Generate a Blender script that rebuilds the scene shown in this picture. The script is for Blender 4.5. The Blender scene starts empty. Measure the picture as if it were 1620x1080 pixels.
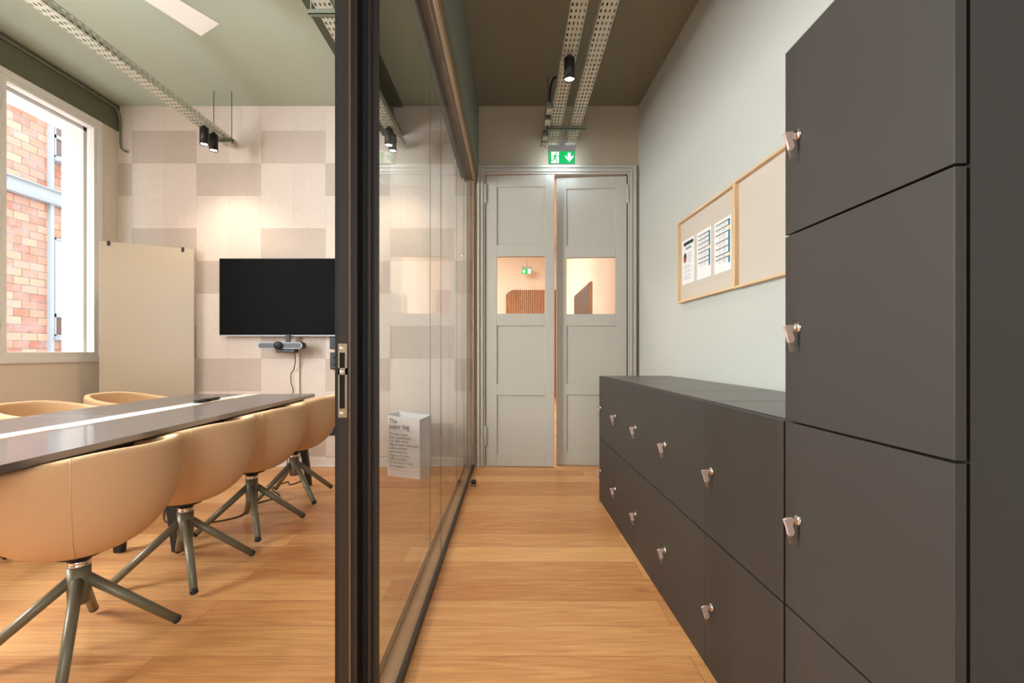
import bpy, bmesh, math, random
from mathutils import Vector, Matrix
random.seed(7)
C = bpy.context.scene
COL = C.collection
PI = math.pi
R = math.radians

# ------------------------------------------------------------------ camera, world, light, exposure
CAMZ = 1.05
cam = bpy.data.cameras.new('camera')
cam.sensor_width = 36.0
cam.lens = 770.0 / 1620.0 * 36.0
cam.shift_y = 18.0 / 1620.0
cam.clip_start = 0.02
cam_o = bpy.data.objects.new('camera', cam)
cam_o.location = (0, 0, CAMZ)
cam_o.rotation_euler = (R(90), 0, 0)
COL.objects.link(cam_o)
C.camera = cam_o
C.view_settings.view_transform = 'Standard'
C.view_settings.look = 'None'
C.view_settings.gamma = 1.0
C.view_settings.use_curve_mapping = False
C.view_settings.exposure = 0.0

w = bpy.data.worlds.new('sky')
C.world = w
w.use_nodes = True
bg = w.node_tree.nodes['Background']
bg.inputs[0].default_value = (0.90, 0.95, 1.0, 1)
bg.inputs[1].default_value = 4.0

def area_light(name, loc, target, sx, sy, power, color, spread=180):
    l = bpy.data.lights.new(name, 'AREA')
    l.shape = 'RECTANGLE'; l.size = sx; l.size_y = sy
    l.energy = power; l.color = color; l.spread = R(spread)
    o = bpy.data.objects.new(name, l)
    o.location = loc
    d = Vector(target) - Vector(loc)
    o.rotation_euler = d.to_track_quat('-Z', 'Y').to_euler()
    COL.objects.link(o)
    return o

DAY = (0.93, 0.97, 1.0)
WARM = (1.0, 0.70, 0.42)
# sky light falling into the courtyard and through the window in view
area_light('courtyard_skylight', (-5.3, 3.4, 6.4), (-3.4, 3.2, 1.2), 2.4, 4.5, 1150, DAY)
area_light('window_daylight', (-3.95, 1.0, 2.0), (0, 1.0, 1.2), 1.5, 2.0, 430, DAY)  # fill light added at a second window that is out of view
# daylight fill added at an unseen tall window behind the camera
area_light('rear_window_daylight', (0.1, -3.3, 1.9), (0.2, 2.0, 1.6), 1.65, 2.2, 46, DAY)
# warm ceiling lamps of the room beyond the double door
area_light('far_room_lamp', (-0.9, 8.2, 3.3), (-0.9, 8.6, 0), 1.4, 4.0, 215, (1.0, 0.95, 0.88))

SPOT_W = {'corridor spotlights': 37, 'meeting room spotlights': 24}
SPOT_C = (1.0, 0.82, 0.63)

# ------------------------------------------------------------------ material helpers
def lin(c):
    c = c / 255.0
    return c / 12.92 if c <= 0.04045 else ((c + 0.055) / 1.055) ** 2.4
def rgb(r, g, b):
    return (lin(r), lin(g), lin(b), 1.0)

def base_mat(name):
    m = bpy.data.materials.new(name)
    m.use_nodes = True
    nt = m.node_tree
    return m, nt, nt.nodes['Principled BSDF']

def mat(name, c, rough=0.6, metal=0.0, noise=0.06, scale=40.0, bump=0.0, stretch=(1, 1, 1), spec=0.5, coat=0.0):
    """plain surface with slight procedural tone variation and optional bump"""
    m, nt, b = base_mat(name)
    N, L = nt.nodes, nt.links
    geo = N.new('ShaderNodeTexCoord')
    mp = N.new('ShaderNodeMapping'); mp.inputs['Scale'].default_value = stretch
    L.new(geo.outputs['Object'], mp.inputs['Vector'])
    nz = N.new('ShaderNodeTexNoise'); nz.inputs['Scale'].default_value = scale; nz.inputs['Detail'].default_value = 3
    L.new(mp.outputs[0], nz.inputs['Vector'])
    mx = N.new('ShaderNodeMix'); mx.data_type = 'RGBA'
    mx.inputs[6].default_value = tuple(x * (1 - noise) for x in c[:3]) + (1,)
    mx.inputs[7].default_value = tuple(min(1, x * (1 + noise)) for x in c[:3]) + (1,)
    L.new(nz.outputs['Fac'], mx.inputs[0])
    L.new(mx.outputs[2], b.inputs['Base Color'])
    b.inputs['Roughness'].default_value = rough
    b.inputs['Metallic'].default_value = metal
    b.inputs['Specular IOR Level'].default_value = spec
    b.inputs['Coat Weight'].default_value = coat
    if bump:
        bp = N.new('ShaderNodeBump'); bp.inputs['Strength'].default_value = bump; bp.inputs['Distance'].default_value = 0.002
        L.new(nz.outputs['Fac'], bp.inputs['Height']); L.new(bp.outputs[0], b.inputs['Normal'])
    return m

def emit(name, c, s):
    m, nt, b = base_mat(name)
    b.inputs['Base Color'].default_value = c
    b.inputs['Emission Color'].default_value = c
    b.inputs['Emission Strength'].default_value = s
    b.inputs['Roughness'].default_value = 0.5
    return m

def glass_mat(name, tint=(0.96, 0.98, 0.96), f0=0.03, f90=0.62, rough=0.0):
    m = bpy.data.materials.new(name); m.use_nodes = True
    nt = m.node_tree; N, L = nt.nodes, nt.links
    for n in list(N): N.remove(n)
    out = N.new('ShaderNodeOutputMaterial')
    geo = N.new('ShaderNodeNewGeometry')
    dot = N.new('ShaderNodeVectorMath'); dot.operation = 'DOT_PRODUCT'
    L.new(geo.outputs['Incoming'], dot.inputs[0]); L.new(geo.outputs['Normal'], dot.inputs[1])
    ab = N.new('ShaderNodeMath'); ab.operation = 'ABSOLUTE'; L.new(dot.outputs['Value'], ab.inputs[0])
    om = N.new('ShaderNodeMath'); om.operation = 'SUBTRACT'; om.inputs[0].default_value = 1.0; L.new(ab.outputs[0], om.inputs[1])
    pw = N.new('ShaderNodeMath'); pw.operation = 'POWER'; pw.inputs[1].default_value = 5.0; L.new(om.outputs[0], pw.inputs[0])
    ma = N.new('ShaderNodeMath'); ma.operation = 'MULTIPLY_ADD'; ma.inputs[1].default_value = f90; ma.inputs[2].default_value = f0
    L.new(pw.outputs[0], ma.inputs[0])
    tr = N.new('ShaderNodeBsdfTransparent'); tr.inputs[0].default_value = tint + (1,)
    gl = N.new('ShaderNodeBsdfGlossy'); gl.inputs['Roughness'].default_value = rough; gl.inputs[0].default_value = (1, 1, 1, 1)
    mix = N.new('ShaderNodeMixShader')
    L.new(ma.outputs[0], mix.inputs[0]); L.new(tr.outputs[0], mix.inputs[1]); L.new(gl.outputs[0], mix.inputs[2])
    L.new(mix.outputs[0], out.inputs[0])
    return m

def math_node(nt, op, a, b=None, c=None):
    n = nt.nodes.new('ShaderNodeMath'); n.operation = op
    for i, v in enumerate((a, b, c)):
        if v is None: continue
        if isinstance(v, (int, float)): n.inputs[i].default_value = v
        else: nt.links.new(v, n.inputs[i])
    return n.outputs[0]

def wood_mat(name, dark, light, axis='X', rough=0.45, scale=6.0):
    m, nt, b = base_mat(name)
    N, L = nt.nodes, nt.links
    tc = N.new('ShaderNodeTexCoord')
    mp = N.new('ShaderNodeMapping')
    st = {'X': (0.7, 9, 9), 'Y': (9, 0.7, 9), 'Z': (9, 9, 0.7)}[axis]
    mp.inputs['Scale'].default_value = st
    L.new(tc.outputs['Object'], mp.inputs[0])
    nz = N.new('ShaderNodeTexNoise'); nz.inputs['Scale'].default_value = scale; nz.inputs['Detail'].default_value = 6
    L.new(mp.outputs[0], nz.inputs['Vector'])
    cr = N.new('ShaderNodeValToRGB')
    cr.color_ramp.elements[0].color = dark; cr.color_ramp.elements[0].position = 0.3
    cr.color_ramp.elements[1].color = light; cr.color_ramp.elements[1].position = 0.7
    L.new(nz.outputs['Fac'], cr.inputs[0]); L.new(cr.outputs[0], b.inputs['Base Color'])
    b.inputs['Roughness'].default_value = rough
    return m

def floor_mat():
    m, nt, b = base_mat('oak_plank_floor')
    N, L = nt.nodes, nt.links
    geo = N.new('ShaderNodeNewGeometry')
    br = N.new('ShaderNodeTexBrick')
    br.offset = 0.37; br.squash = 1.0
    br.inputs['Scale'].default_value = 1.0
    br.inputs['Brick Width'].default_value = 1.85
    br.inputs['Row Height'].default_value = 0.19
    br.inputs['Mortar Size'].default_value = 0.0012
    br.inputs['Mortar Smooth'].default_value = 0.3
    br.inputs['Bias'].default_value = 0.0
    br.inputs['Color1'].default_value = (0, 0, 0, 1); br.inputs['Color2'].default_value = (1, 1, 1, 1)
    br.inputs['Mortar'].default_value = (0.0, 0.0, 0.0, 1)
    mp0 = N.new('ShaderNodeMapping'); mp0.inputs['Location'].default_value = (0.55, 0.025, 0)
    L.new(geo.outputs['Position'], mp0.inputs[0]); L.new(mp0.outputs[0], br.inputs['Vector'])
    # per-plank shift of the grain
    sep = N.new('ShaderNodeSeparateColor'); L.new(br.outputs['Color'], sep.inputs[0])
    cmb = N.new('ShaderNodeCombineXYZ')
    L.new(math_node(nt, 'MULTIPLY', sep.outputs[0], 37.0), cmb.inputs[2])
    add = N.new('ShaderNodeVectorMath'); add.operation = 'ADD'
    L.new(geo.outputs['Position'], add.inputs[0]); L.new(cmb.outputs[0], add.inputs[1])
    mp = N.new('ShaderNodeMapping'); mp.inputs['Scale'].default_value = (0.9, 11, 1)
    L.new(add.outputs[0], mp.inputs[0])
    nz = N.new('ShaderNodeTexNoise'); nz.inputs['Scale'].default_value = 2.6; nz.inputs['Detail'].default_value = 8; nz.inputs['Distortion'].default_value = 1.6
    L.new(mp.outputs[0], nz.inputs['Vector'])
    mpf = N.new('ShaderNodeMapping'); mpf.inputs['Scale'].default_value = (3, 90, 1)
    L.new(add.outputs[0], mpf.inputs[0])
    nf = N.new('ShaderNodeTexNoise'); nf.inputs['Scale'].default_value = 2.0; nf.inputs['Detail'].default_value = 4
    L.new(mpf.outputs[0], nf.inputs['Vector'])
    cr = N.new('ShaderNodeValToRGB')
    e = cr.color_ramp.elements
    e[0].position = 0.25; e[0].color = FLOOR_D
    e[1].position = 0.75; e[1].color = FLOOR_L
    v = math_node(nt, 'MULTIPLY_ADD', nf.outputs['Fac'], 0.40, math_node(nt, 'MULTIPLY', nz.outputs['Fac'], 0.62))
    v = math_node(nt, 'ADD', v, math_node(nt, 'MULTIPLY', math_node(nt, 'SUBTRACT', sep.outputs[0], 0.5), 0.30))
    v = math_node(nt, 'ADD', v, 0.0)
    L.new(v, cr.inputs[0])
    # knots
    vo = N.new('ShaderNodeTexVoronoi'); vo.inputs['Scale'].default_value = 1.0
    mpv = N.new('ShaderNodeMapping'); mpv.inputs['Scale'].default_value = (1.3, 2.7, 1)
    L.new(geo.outputs['Position'], mpv.inputs[0]); L.new(mpv.outputs[0], vo.inputs['Vector'])
    kn = N.new('ShaderNodeMapRange'); kn.inputs[1].default_value = 0.02; kn.inputs[2].default_value = 0.07
    kn.inputs[3].default_value = 0.62; kn.inputs[4].default_value = 1.0
    L.new(vo.outputs['Distance'], kn.inputs[0])
    mo = math_node(nt, 'MULTIPLY_ADD', br.outputs['Fac'], -0.55, 1.0)
    fac = math_node(nt, 'MULTIPLY', kn.outputs[0], mo)
    sc = N.new('ShaderNodeVectorMath'); sc.operation = 'SCALE'
    L.new(cr.outputs[0], sc.inputs[0]); L.new(fac, sc.inputs['Scale'])
    L.new(sc.outputs[0], b.inputs['Base Color'])
    b.inputs['Roughness'].default_value = 0.34
    b.inputs['Specular IOR Level'].default_value = 0.42
    bp = N.new('ShaderNodeBump'); bp.inputs['Strength'].default_value = 0.06; bp.inputs['Distance'].default_value = 0.002
    L.new(v, bp.inputs['Height']); L.new(bp.outputs[0], b.inputs['Normal'])
    return m
FLOOR_D = rgb(178, 114, 64)
FLOOR_L = rgb(228, 175, 116)

def carpet_mat():
    """wall tiles: pairs of upright light tiles alternating with single wide darker ones"""
    m, nt, b = base_mat('woven_wall_tiles')
    N, L = nt.nodes, nt.links
    geo = N.new('ShaderNodeNewGeometry')
    sp = N.new('ShaderNodeSeparateXYZ'); L.new(geo.outputs['Position'], sp.inputs[0])
    X, Z = sp.outputs[0], sp.outputs[2]
    px = math_node(nt, 'DIVIDE', math_node(nt, 'ADD', X, 3.505 + 0.595 * 10), 0.595)
    ip = math_node(nt, 'FLOOR', px)
    fx = math_node(nt, 'FRACT', px)
    par = math_node(nt, 'MODULO', ip, 2.0)
    z2 = math_node(nt, 'ADD', math_node(nt, 'SUBTRACT', Z, 2.797 - 9.0), math_node(nt, 'MULTIPLY', par, 0.3))
    # parity 0: wide tile spans 2.797..3.10 ; parity 1 shifted
    pz = math_node(nt, 'DIVIDE', z2, 0.9)
    fz = math_node(nt, 'FRACT', pz)
    iz = math_node(nt, 'FLOOR', pz)
    wide = math_node(nt, 'LESS_THAN', fz, 1 / 3.0)
    half = math_node(nt, 'GREATER_THAN', fx, 0.5)
    # texture
    mpH = N.new('ShaderNodeMapping'); mpH.inputs['Scale'].default_value = (45, 1, 210)
    mpV = N.new('ShaderNodeMapping'); mpV.inputs['Scale'].default_value = (210, 1, 45)
    for q in (mpH, mpV): L.new(geo.outputs['Position'], q.inputs[0])
    nH = N.new('ShaderNodeTexNoise'); nH.inputs['Scale'].default_value = 1.0; nH.inputs['Detail'].default_value = 2
    nV = N.new('ShaderNodeTexNoise'); nV.inputs['Scale'].default_value = 1.0; nV.inputs['Detail'].default_value = 2
    L.new(mpH.outputs[0], nH.inputs['Vector']); L.new(mpV.outputs[0], nV.inputs['Vector'])
    tex = N.new('ShaderNodeMix'); tex.data_type = 'FLOAT'
    L.new(wide, tex.inputs[0]); L.new(nH.outputs['Fac'], tex.inputs[2]); L.new(nV.outputs['Fac'], tex.inputs[3])
    # per tile tone
    cmb = N.new('ShaderNodeCombineXYZ')
    L.new(ip, cmb.inputs[0]); L.new(math_node(nt, 'MULTIPLY_ADD', half, 0.37, iz), cmb.inputs[1]); L.new(wide, cmb.inputs[2])
    wn = N.new('ShaderNodeTexWhiteNoise'); L.new(cmb.outputs[0], wn.inputs[0])
    mx = N.new('ShaderNodeMix'); mx.data_type = 'RGBA'
    mx.inputs[6].default_value = rgb(222, 208, 197); mx.inputs[7].default_value = rgb(200, 185, 173)
    L.new(wide, mx.inputs[0])
    tone = math_node(nt, 'ADD', math_node(nt, 'MULTIPLY', tex.outputs[0], 0.30), math_node(nt, 'MULTIPLY_ADD', wn.outputs[0], 0.07, 0.82))
    # joints
    d1 = math_node(nt, 'ABSOLUTE', math_node(nt, 'SUBTRACT', fx, 0.5))
    jc = math_node(nt, 'LESS_THAN', math_node(nt, 'SUBTRACT', 0.5, d1), 0.003)
    jm = math_node(nt, 'MULTIPLY', math_node(nt, 'LESS_THAN', d1, 0.003), math_node(nt, 'SUBTRACT', 1.0, wide))
    t3 = math_node(nt, 'ABSOLUTE', math_node(nt, 'SUBTRACT', fz, 1 / 3.0))
    jz = math_node(nt, 'MAXIMUM', math_node(nt, 'LESS_THAN', t3, 0.0022), math_node(nt, 'LESS_THAN', fz, 0.0022))
    j = math_node(nt, 'MAXIMUM', math_node(nt, 'MAXIMUM', jc, jm), jz)
    tone = math_node(nt, 'MULTIPLY', tone, math_node(nt, 'MULTIPLY_ADD', j, -0.16, 1.0))
    sc = N.new('ShaderNodeVectorMath'); sc.operation = 'SCALE'
    L.new(mx.outputs[2], sc.inputs[0]); L.new(tone, sc.inputs['Scale'])
    L.new(sc.outputs[0], b.inputs['Base Color'])
    b.inputs['Roughness'].default_value = 0.95
    b.inputs['Specular IOR Level'].default_value = 0.1
    bp = N.new('ShaderNodeBump'); bp.inputs['Strength'].default_value = 0.25; bp.inputs['Distance'].default_value = 0.003
    L.new(tex.outputs[0], bp.inputs['Height']); L.new(bp.outputs[0], b.inputs['Normal'])
    return m

def brick_mat():
    m, nt, b = base_mat('red_brick')
    N, L = nt.nodes, nt.links
    geo = N.new('ShaderNodeNewGeometry')
    sp = N.new('ShaderNodeSeparateXYZ'); L.new(geo.outputs['Position'], sp.inputs[0])
    cmb = N.new('ShaderNodeCombineXYZ'); L.new(sp.outputs[1], cmb.inputs[0]); L.new(sp.outputs[2], cmb.inputs[1])
    br = N.new('ShaderNodeTexBrick'); br.offset = 0.5
    br.inputs['Scale'].default_value = 1.0
    br.inputs['Brick Width'].default_value = 0.225; br.inputs['Row Height'].default_value = 0.111
    br.inputs['Mortar Size'].default_value = 0.006
    br.inputs['Color1'].default_value = rgb(150, 96, 78); br.inputs['Color2'].default_value = rgb(192, 144, 120)
    br.inputs['Mortar'].default_value = rgb(96, 88, 86)
    L.new(cmb.outputs[0], br.inputs['Vector'])
    nz = N.new('ShaderNodeTexNoise'); nz.inputs['Scale'].default_value = 6.0; nz.inputs['Detail'].default_value = 6
    L.new(cmb.outputs[0], nz.inputs['Vector'])
    mr = N.new('ShaderNodeMapRange'); mr.inputs[1].default_value = 0.42; mr.inputs[2].default_value = 0.7
    mr.inputs[3].default_value = 0.0; mr.inputs[4].default_value = 0.8
    L.new(nz.outputs['Fac'], mr.inputs[0])
    mx = N.new('ShaderNodeMix'); mx.data_type = 'RGBA'
    L.new(mr.outputs[0], mx.inputs[0]); L.new(br.outputs['Color'], mx.inputs[6]); mx.inputs[7].default_value = rgb(146, 132, 130)
    L.new(mx.outputs[2], b.inputs['Base Color'])
    b.inputs['Roughness'].default_value = 0.9
    return m

M = {}
M['floor'] = floor_mat()
M['carpet'] = carpet_mat()
M['brick'] = brick_mat()
M['wall'] = mat('pale_wall_paint', rgb(185, 186, 180), 0.85, noise=0.015, scale=20, bump=0.05)
M['wall_cream'] = mat('cream_wall_paint', rgb(230, 216, 197), 0.85, noise=0.015, scale=20, bump=0.05)
M['wall_end'] = mat('end_wall_paint', rgb(172, 156, 134), 0.85, noise=0.015, scale=20)  # cream paint darkened, the wall's dimness put into its colour
M['ceiling'] = mat('sage_ceiling_paint', rgb(176, 184, 166), 0.8, noise=0.015, scale=8)
M['taupe'] = mat('taupe_ceiling_paint', rgb(132, 124, 104), 0.8, noise=0.015, scale=8)  # sage of the dim corridor, shade put into a darker colour
M['bulkhead'] = mat('grey_sage_paint', rgb(118, 122, 110), 0.75, noise=0.015, scale=8)
M['olive'] = mat('olive_paint', rgb(104, 106, 84), 0.75, noise=0.03, scale=8)
M['door'] = mat('greige_door_paint', rgb(181, 175, 164), 0.45, noise=0.015, scale=12)
M['white'] = mat('white_paint', rgb(236, 232, 226), 0.45, noise=0.01)
M['skirting'] = mat('skirting_paint', rgb(226, 218, 208), 0.45, noise=0.01)
M['frame'] = mat('window_frame_paint', rgb(240, 236, 230), 0.45, noise=0.01)
M['black_metal'] = mat('black_brown_metal', rgb(46, 37, 32), 0.42, 0.2, noise=0.05, scale=60)
M['black_deep'] = mat('black_rubber', rgb(16, 15, 14), 0.7, noise=0.05)
M['bronze'] = mat('bronze_lip', rgb(112, 98, 88), 0.35, 0.6, noise=0.05)
M['locker_top'] = mat('charcoal_top', rgb(70, 66, 62), 0.33, noise=0.05, scale=180, spec=0.8)  # same laminate as the doors, light from above put into the colour
M['locker'] = mat('charcoal_laminate', rgb(49, 45, 42), 0.52, noise=0.06, scale=180, bump=0.02, spec=0.38)
M['locker_body'] = mat('charcoal_carcass', rgb(40, 36, 33), 0.55, noise=0.05, scale=180)
M['locker_gap'] = mat('dark_gap', rgb(10, 10, 10), 0.8)
M['oakedge'] = wood_mat('pale_oak', rgb(196, 160, 118), rgb(226, 192, 150), 'X')
M['oakedge_v'] = wood_mat('pale_oak_upright', rgb(196, 160, 118), rgb(226, 192, 150), 'Z')
M['linen'] = mat('linen', rgb(192, 181, 170), 0.95, noise=0.07, scale=260, bump=0.15)
M['paper'] = mat('white_paper', rgb(222, 223, 225), 0.6, noise=0.01)
M['ink'] = mat('grey_ink', rgb(176, 176, 180), 0.7)
M['ink_dark'] = mat('dark_ink', rgb(86, 84, 82), 0.7)
M['navy'] = mat('navy_print', rgb(24, 46, 56), 0.7)
M['teal'] = mat('teal_print', rgb(44, 132, 148), 0.7)
M['yellow'] = mat('yellow_print', rgb(236, 206, 130), 0.7)
M['photo_dark'] = mat('photo_print', rgb(58, 44, 36), 0.6, noise=0.6, scale=120)
M['photo_red'] = mat('photo_red', rgb(178, 72, 44), 0.6)
M['fabric'] = mat('beige_wool', rgb(211, 174, 136), 0.9, noise=0.06, scale=420, bump=0.25, spec=0.25)
M['seam'] = mat('seam_thread', rgb(214, 186, 150), 0.9)
M['chair_metal'] = mat('sage_grey_metal', rgb(122, 118, 98), 0.38, 0.25, noise=0.03)
M['chrome'] = mat('chrome', rgb(225, 222, 218), 0.12, 1.0, noise=0.02)
M['brass'] = mat('nickel_silver', rgb(206, 190, 168), 0.3, 1.0, noise=0.03)
M['tabletop'] = mat('anthracite_laminate', rgb(90, 85, 86), 0.30, spec=0.9, coat=0.3, noise=0.08, scale=30, stretch=(6, 0.6, 1))
M['tabledge'] = mat('dark_wood_edge', rgb(48, 43, 40), 0.5, noise=0.1, scale=40)
M['strip'] = mat('white_lacquer', rgb(236, 228, 220), 0.35, noise=0.01)
M['tray'] = mat('galvanised_paint', rgb(192, 190, 174), 0.5, 0.1, noise=0.04, scale=30)
M['tray_dark'] = mat('olive_steel', rgb(66, 68, 50), 0.6, 0.1, noise=0.06)
M['rail'] = mat('greygreen_steel', rgb(120, 124, 108), 0.5, 0.2, noise=0.05)
M['tan'] = mat('tan_trim', rgb(146, 124, 96), 0.5, noise=0.03)
M['screen'] = mat('black_glass', rgb(8, 8, 9), 0.5, noise=0.02, spec=0.05)
M['plastic_grey'] = mat('grey_plastic', rgb(88, 90, 96), 0.5, noise=0.2, scale=600)
M['plastic_light'] = mat('light_grey_plastic', rgb(176, 178, 184), 0.4, noise=0.02)
M['plastic_black'] = mat('black_plastic', rgb(30, 30, 32), 0.45, noise=0.05)
M['lens'] = mat('lens_glass', rgb(30, 52, 48), 0.06, noise=0.1)
M['board'] = mat('beige_back_painted_glass', rgb(206, 192, 172), 0.14, noise=0.01, spec=0.10)
M['spot_body'] = mat('spot_black', rgb(26, 22, 20), 0.4, 0.2, noise=0.05)
M['lamp'] = emit('lamp_glow', (1.0, 0.82, 0.6, 1), 60.0)
M['green'] = emit('sign_green', rgb(0, 168, 88), 0.95)
M['sign_white'] = emit('sign_white', (0.9, 1.0, 0.97, 1), 1.0)
M['sign_light'] = emit('sign_downlight', (0.86, 0.95, 1.0, 1), 14.0)
M['steel_out'] = mat('grey_painted_steel', rgb(140, 146, 150), 0.6, noise=0.06, scale=8)
M['win_out'] = mat('dark_window_glass', rgb(92, 70, 64), 0.1, noise=0.4, scale=3)
M['win_sky'] = mat('pale_window_glass', rgb(176, 190, 184), 0.1, noise=0.3, scale=2)  # sky reflection painted into the pane as a pale colour
M['slat'] = wood_mat('warm_oak_slats', rgb(180, 126, 82), rgb(216, 162, 114), 'Z')
M['slat_back'] = mat('dark_felt', rgb(54, 36, 26), 0.9)
M['dark_board'] = mat('dark_brown_board', rgb(70, 58, 50), 0.4, noise=0.05)
M['far_wall'] = mat('far_room_paint', rgb(232, 218, 202), 0.85, noise=0.01)
M['bag'] = mat('white_kraft', rgb(244, 243, 246), 0.75, noise=0.03, scale=30, bump=0.1)
M['cable'] = mat('black_cable', rgb(28, 26, 25), 0.5)
M['glass'] = glass_mat('partition_glass', (0.985, 0.99, 0.985), 0.02, 0.26)
M['glass_win'] = glass_mat('window_glass', (0.98, 0.99, 0.985), 0.02, 0.45)
M['glass_door'] = glass_mat('door_glass', (0.98, 0.985, 0.98), 0.002, 0.12)
M['clear'] = mat('clear_rose_plastic', rgb(232, 208, 198), 0.2, noise=0.03, coat=0.5)
_b = M['clear'].node_tree.nodes['Principled BSDF']
_b.inputs['Transmission Weight'].default_value = 0.55
M['seal'] = mat('dark_seal', rgb(70, 82, 76), 0.4)
M['head'] = mat('brown_head_channel', rgb(104, 91, 82), 0.5, 0.1)
M['channel'] = mat('brown_channel', rgb(158, 128, 100), 0.4, 0.1)

# ------------------------------------------------------------------ mesh helpers
class MB:
    def __init__(s):
        s.v = []; s.f = []; s.mi = []; s.sm = []
    def add(s, verts, faces, mi=0, smooth=False):
        o = len(s.v)
        s.v += [tuple(p) for p in verts]
        for f in faces:
            s.f.append(tuple(o + i for i in f)); s.mi.append(mi); s.sm.append(smooth)
        return s
    def box(s, x0, x1, y0, y1, z0, z1, mi=0):
        v = [(x0, y0, z0), (x1, y0, z0), (x1, y1, z0), (x0, y1, z0), (x0, y0, z1), (x1, y0, z1), (x1, y1, z1), (x0, y1, z1)]
        f = [(0, 3, 2, 1), (4, 5, 6, 7), (0, 1, 5, 4), (1, 2, 6, 5), (2, 3, 7, 6), (3, 0, 4, 7)]
        return s.add(v, f, mi)
    def hull8(s, bot, top, mi=0):
        return s.add(list(bot) + list(top), [(0, 3, 2, 1), (4, 5, 6, 7), (0, 1, 5, 4), (1, 2, 6, 5), (2, 3, 7, 6), (3, 0, 4, 7)], mi)
    def prism(s, poly, axis, a, b, mi=0, smooth=False):
        """poly: list of 2-D points, extruded along axis from a to b"""
        def P(p, t):
            if axis == 'x': return (t, p[0], p[1])
            if axis == 'y': return (p[0], t, p[1])
            return (p[0], p[1], t)
        n = len(poly)
        v = [P(p, a) for p in poly] + [P(p, b) for p in poly]
        o = len(s.v)
        s.add(v, [tuple(range(n))[::-1], tuple(range(n, 2 * n))], mi)
        for i in range(n):
            j = (i + 1) % n
            s.f.append((o + i, o + j, o + n + j, o + n + i)); s.mi.append(mi); s.sm.append(smooth)
        return s
    def tube(s, pts, r, n=12, mi=0, caps=True):
        pts = [Vector(p) for p in pts]
        rs = r if isinstance(r, (list, tuple)) else [r] * len(pts)
        o = len(s.v); rings = []
        up = None
        for i, p in enumerate(pts):
            d = (pts[min(i + 1, len(pts) - 1)] - pts[max(i - 1, 0)]).normalized()
            if up is None:
                up = Vector((0, 0, 1)) if abs(d.z) < 0.9 else Vector((1, 0, 0))
            a = d.cross(up).normalized(); b2 = a.cross(d).normalized(); up = b2
            rings.append([p + (a * math.cos(2 * PI * k / n) + b2 * math.sin(2 * PI * k / n)) * rs[i] for k in range(n)])
        v = [q for rg in rings for q in rg]
        f = []
        for i in range(len(pts) - 1):
            for k in range(n):
                k2 = (k + 1) % n
                f.append((i * n + k, i * n + k2, (i + 1) * n + k2, (i + 1) * n + k))
        s.add(v, f, mi, True)
        if caps:
            s.f.append(tuple(o + k for k in range(n))[::-1]); s.mi.append(mi); s.sm.append(False)
            q = o + (len(pts) - 1) * n
            s.f.append(tuple(q + k for k in range(n))); s.mi.append(mi); s.sm.append(False)
        return s
    def lathe(s, prof, n=32, c=(0, 0, 0), axis='z', mi=0, smooth=True):
        """prof: list of (r, t) along the axis"""
        v = []; f = []
        for r_, t in prof:
            for k in range(n):
                a = 2 * PI * k / n
                x, y = r_ * math.cos(a), r_ * math.sin(a)
                if axis == 'z': v.append((c[0] + x, c[1] + y, c[2] + t))
                elif axis == 'y': v.append((c[0] + x, c[1] + t, c[2] + y))
                else: v.append((c[0] + t, c[1] + x, c[2] + y))
        for i in range(len(prof) - 1):
            for k in range(n):
                k2 = (k + 1) % n
                f.append((i * n + k, i * n + k2, (i + 1) * n + k2, (i + 1) * n + k))
        o = len(s.v)
        s.add(v, f, mi, smooth)
        if prof[0][0] > 1e-6:
            s.f.append(tuple(o + k for k in range(n))[::-1]); s.mi.append(mi); s.sm.append(False)
        if prof[-1][0] > 1e-6:
            q = o + (len(prof) - 1) * n
            s.f.append(tuple(q + k for k in range(n))); s.mi.append(mi); s.sm.append(False)
        return s
    def quad(s, p, mi=0):
        return s.add(p, [tuple(range(len(p)))], mi)
    def build(s, name, mats, parent=None, off=None, bevel=0.0, recalc=True):
        me = bpy.data.meshes.new(name)
        v = s.v
        if off is not None:
            v = [(a - off[0], b - off[1], c - off[2]) for a, b, c in v]
        me.from_pydata(v, [], s.f)
        if not isinstance(mats, (list, tuple)): mats = [mats]
        for m_ in mats: me.materials.append(m_)
        me.polygons.foreach_set('material_index', s.mi)
        me.polygons.foreach_set('use_smooth', s.sm)
        if recalc:
            bm = bmesh.new(); bm.from_mesh(me)
            bmesh.ops.recalc_face_normals(bm, faces=bm.faces)
            bm.to_mesh(me); bm.free()
        me.update()
        o = bpy.data.objects.new(name, me)
        COL.objects.link(o)
        if parent is not None: o.parent = parent
        if bevel:
            md = o.modifiers.new('bevel', 'BEVEL'); md.width = bevel; md.segments = 2; md.limit_method = 'ANGLE'; md.angle_limit = R(40)
        return o

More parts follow.
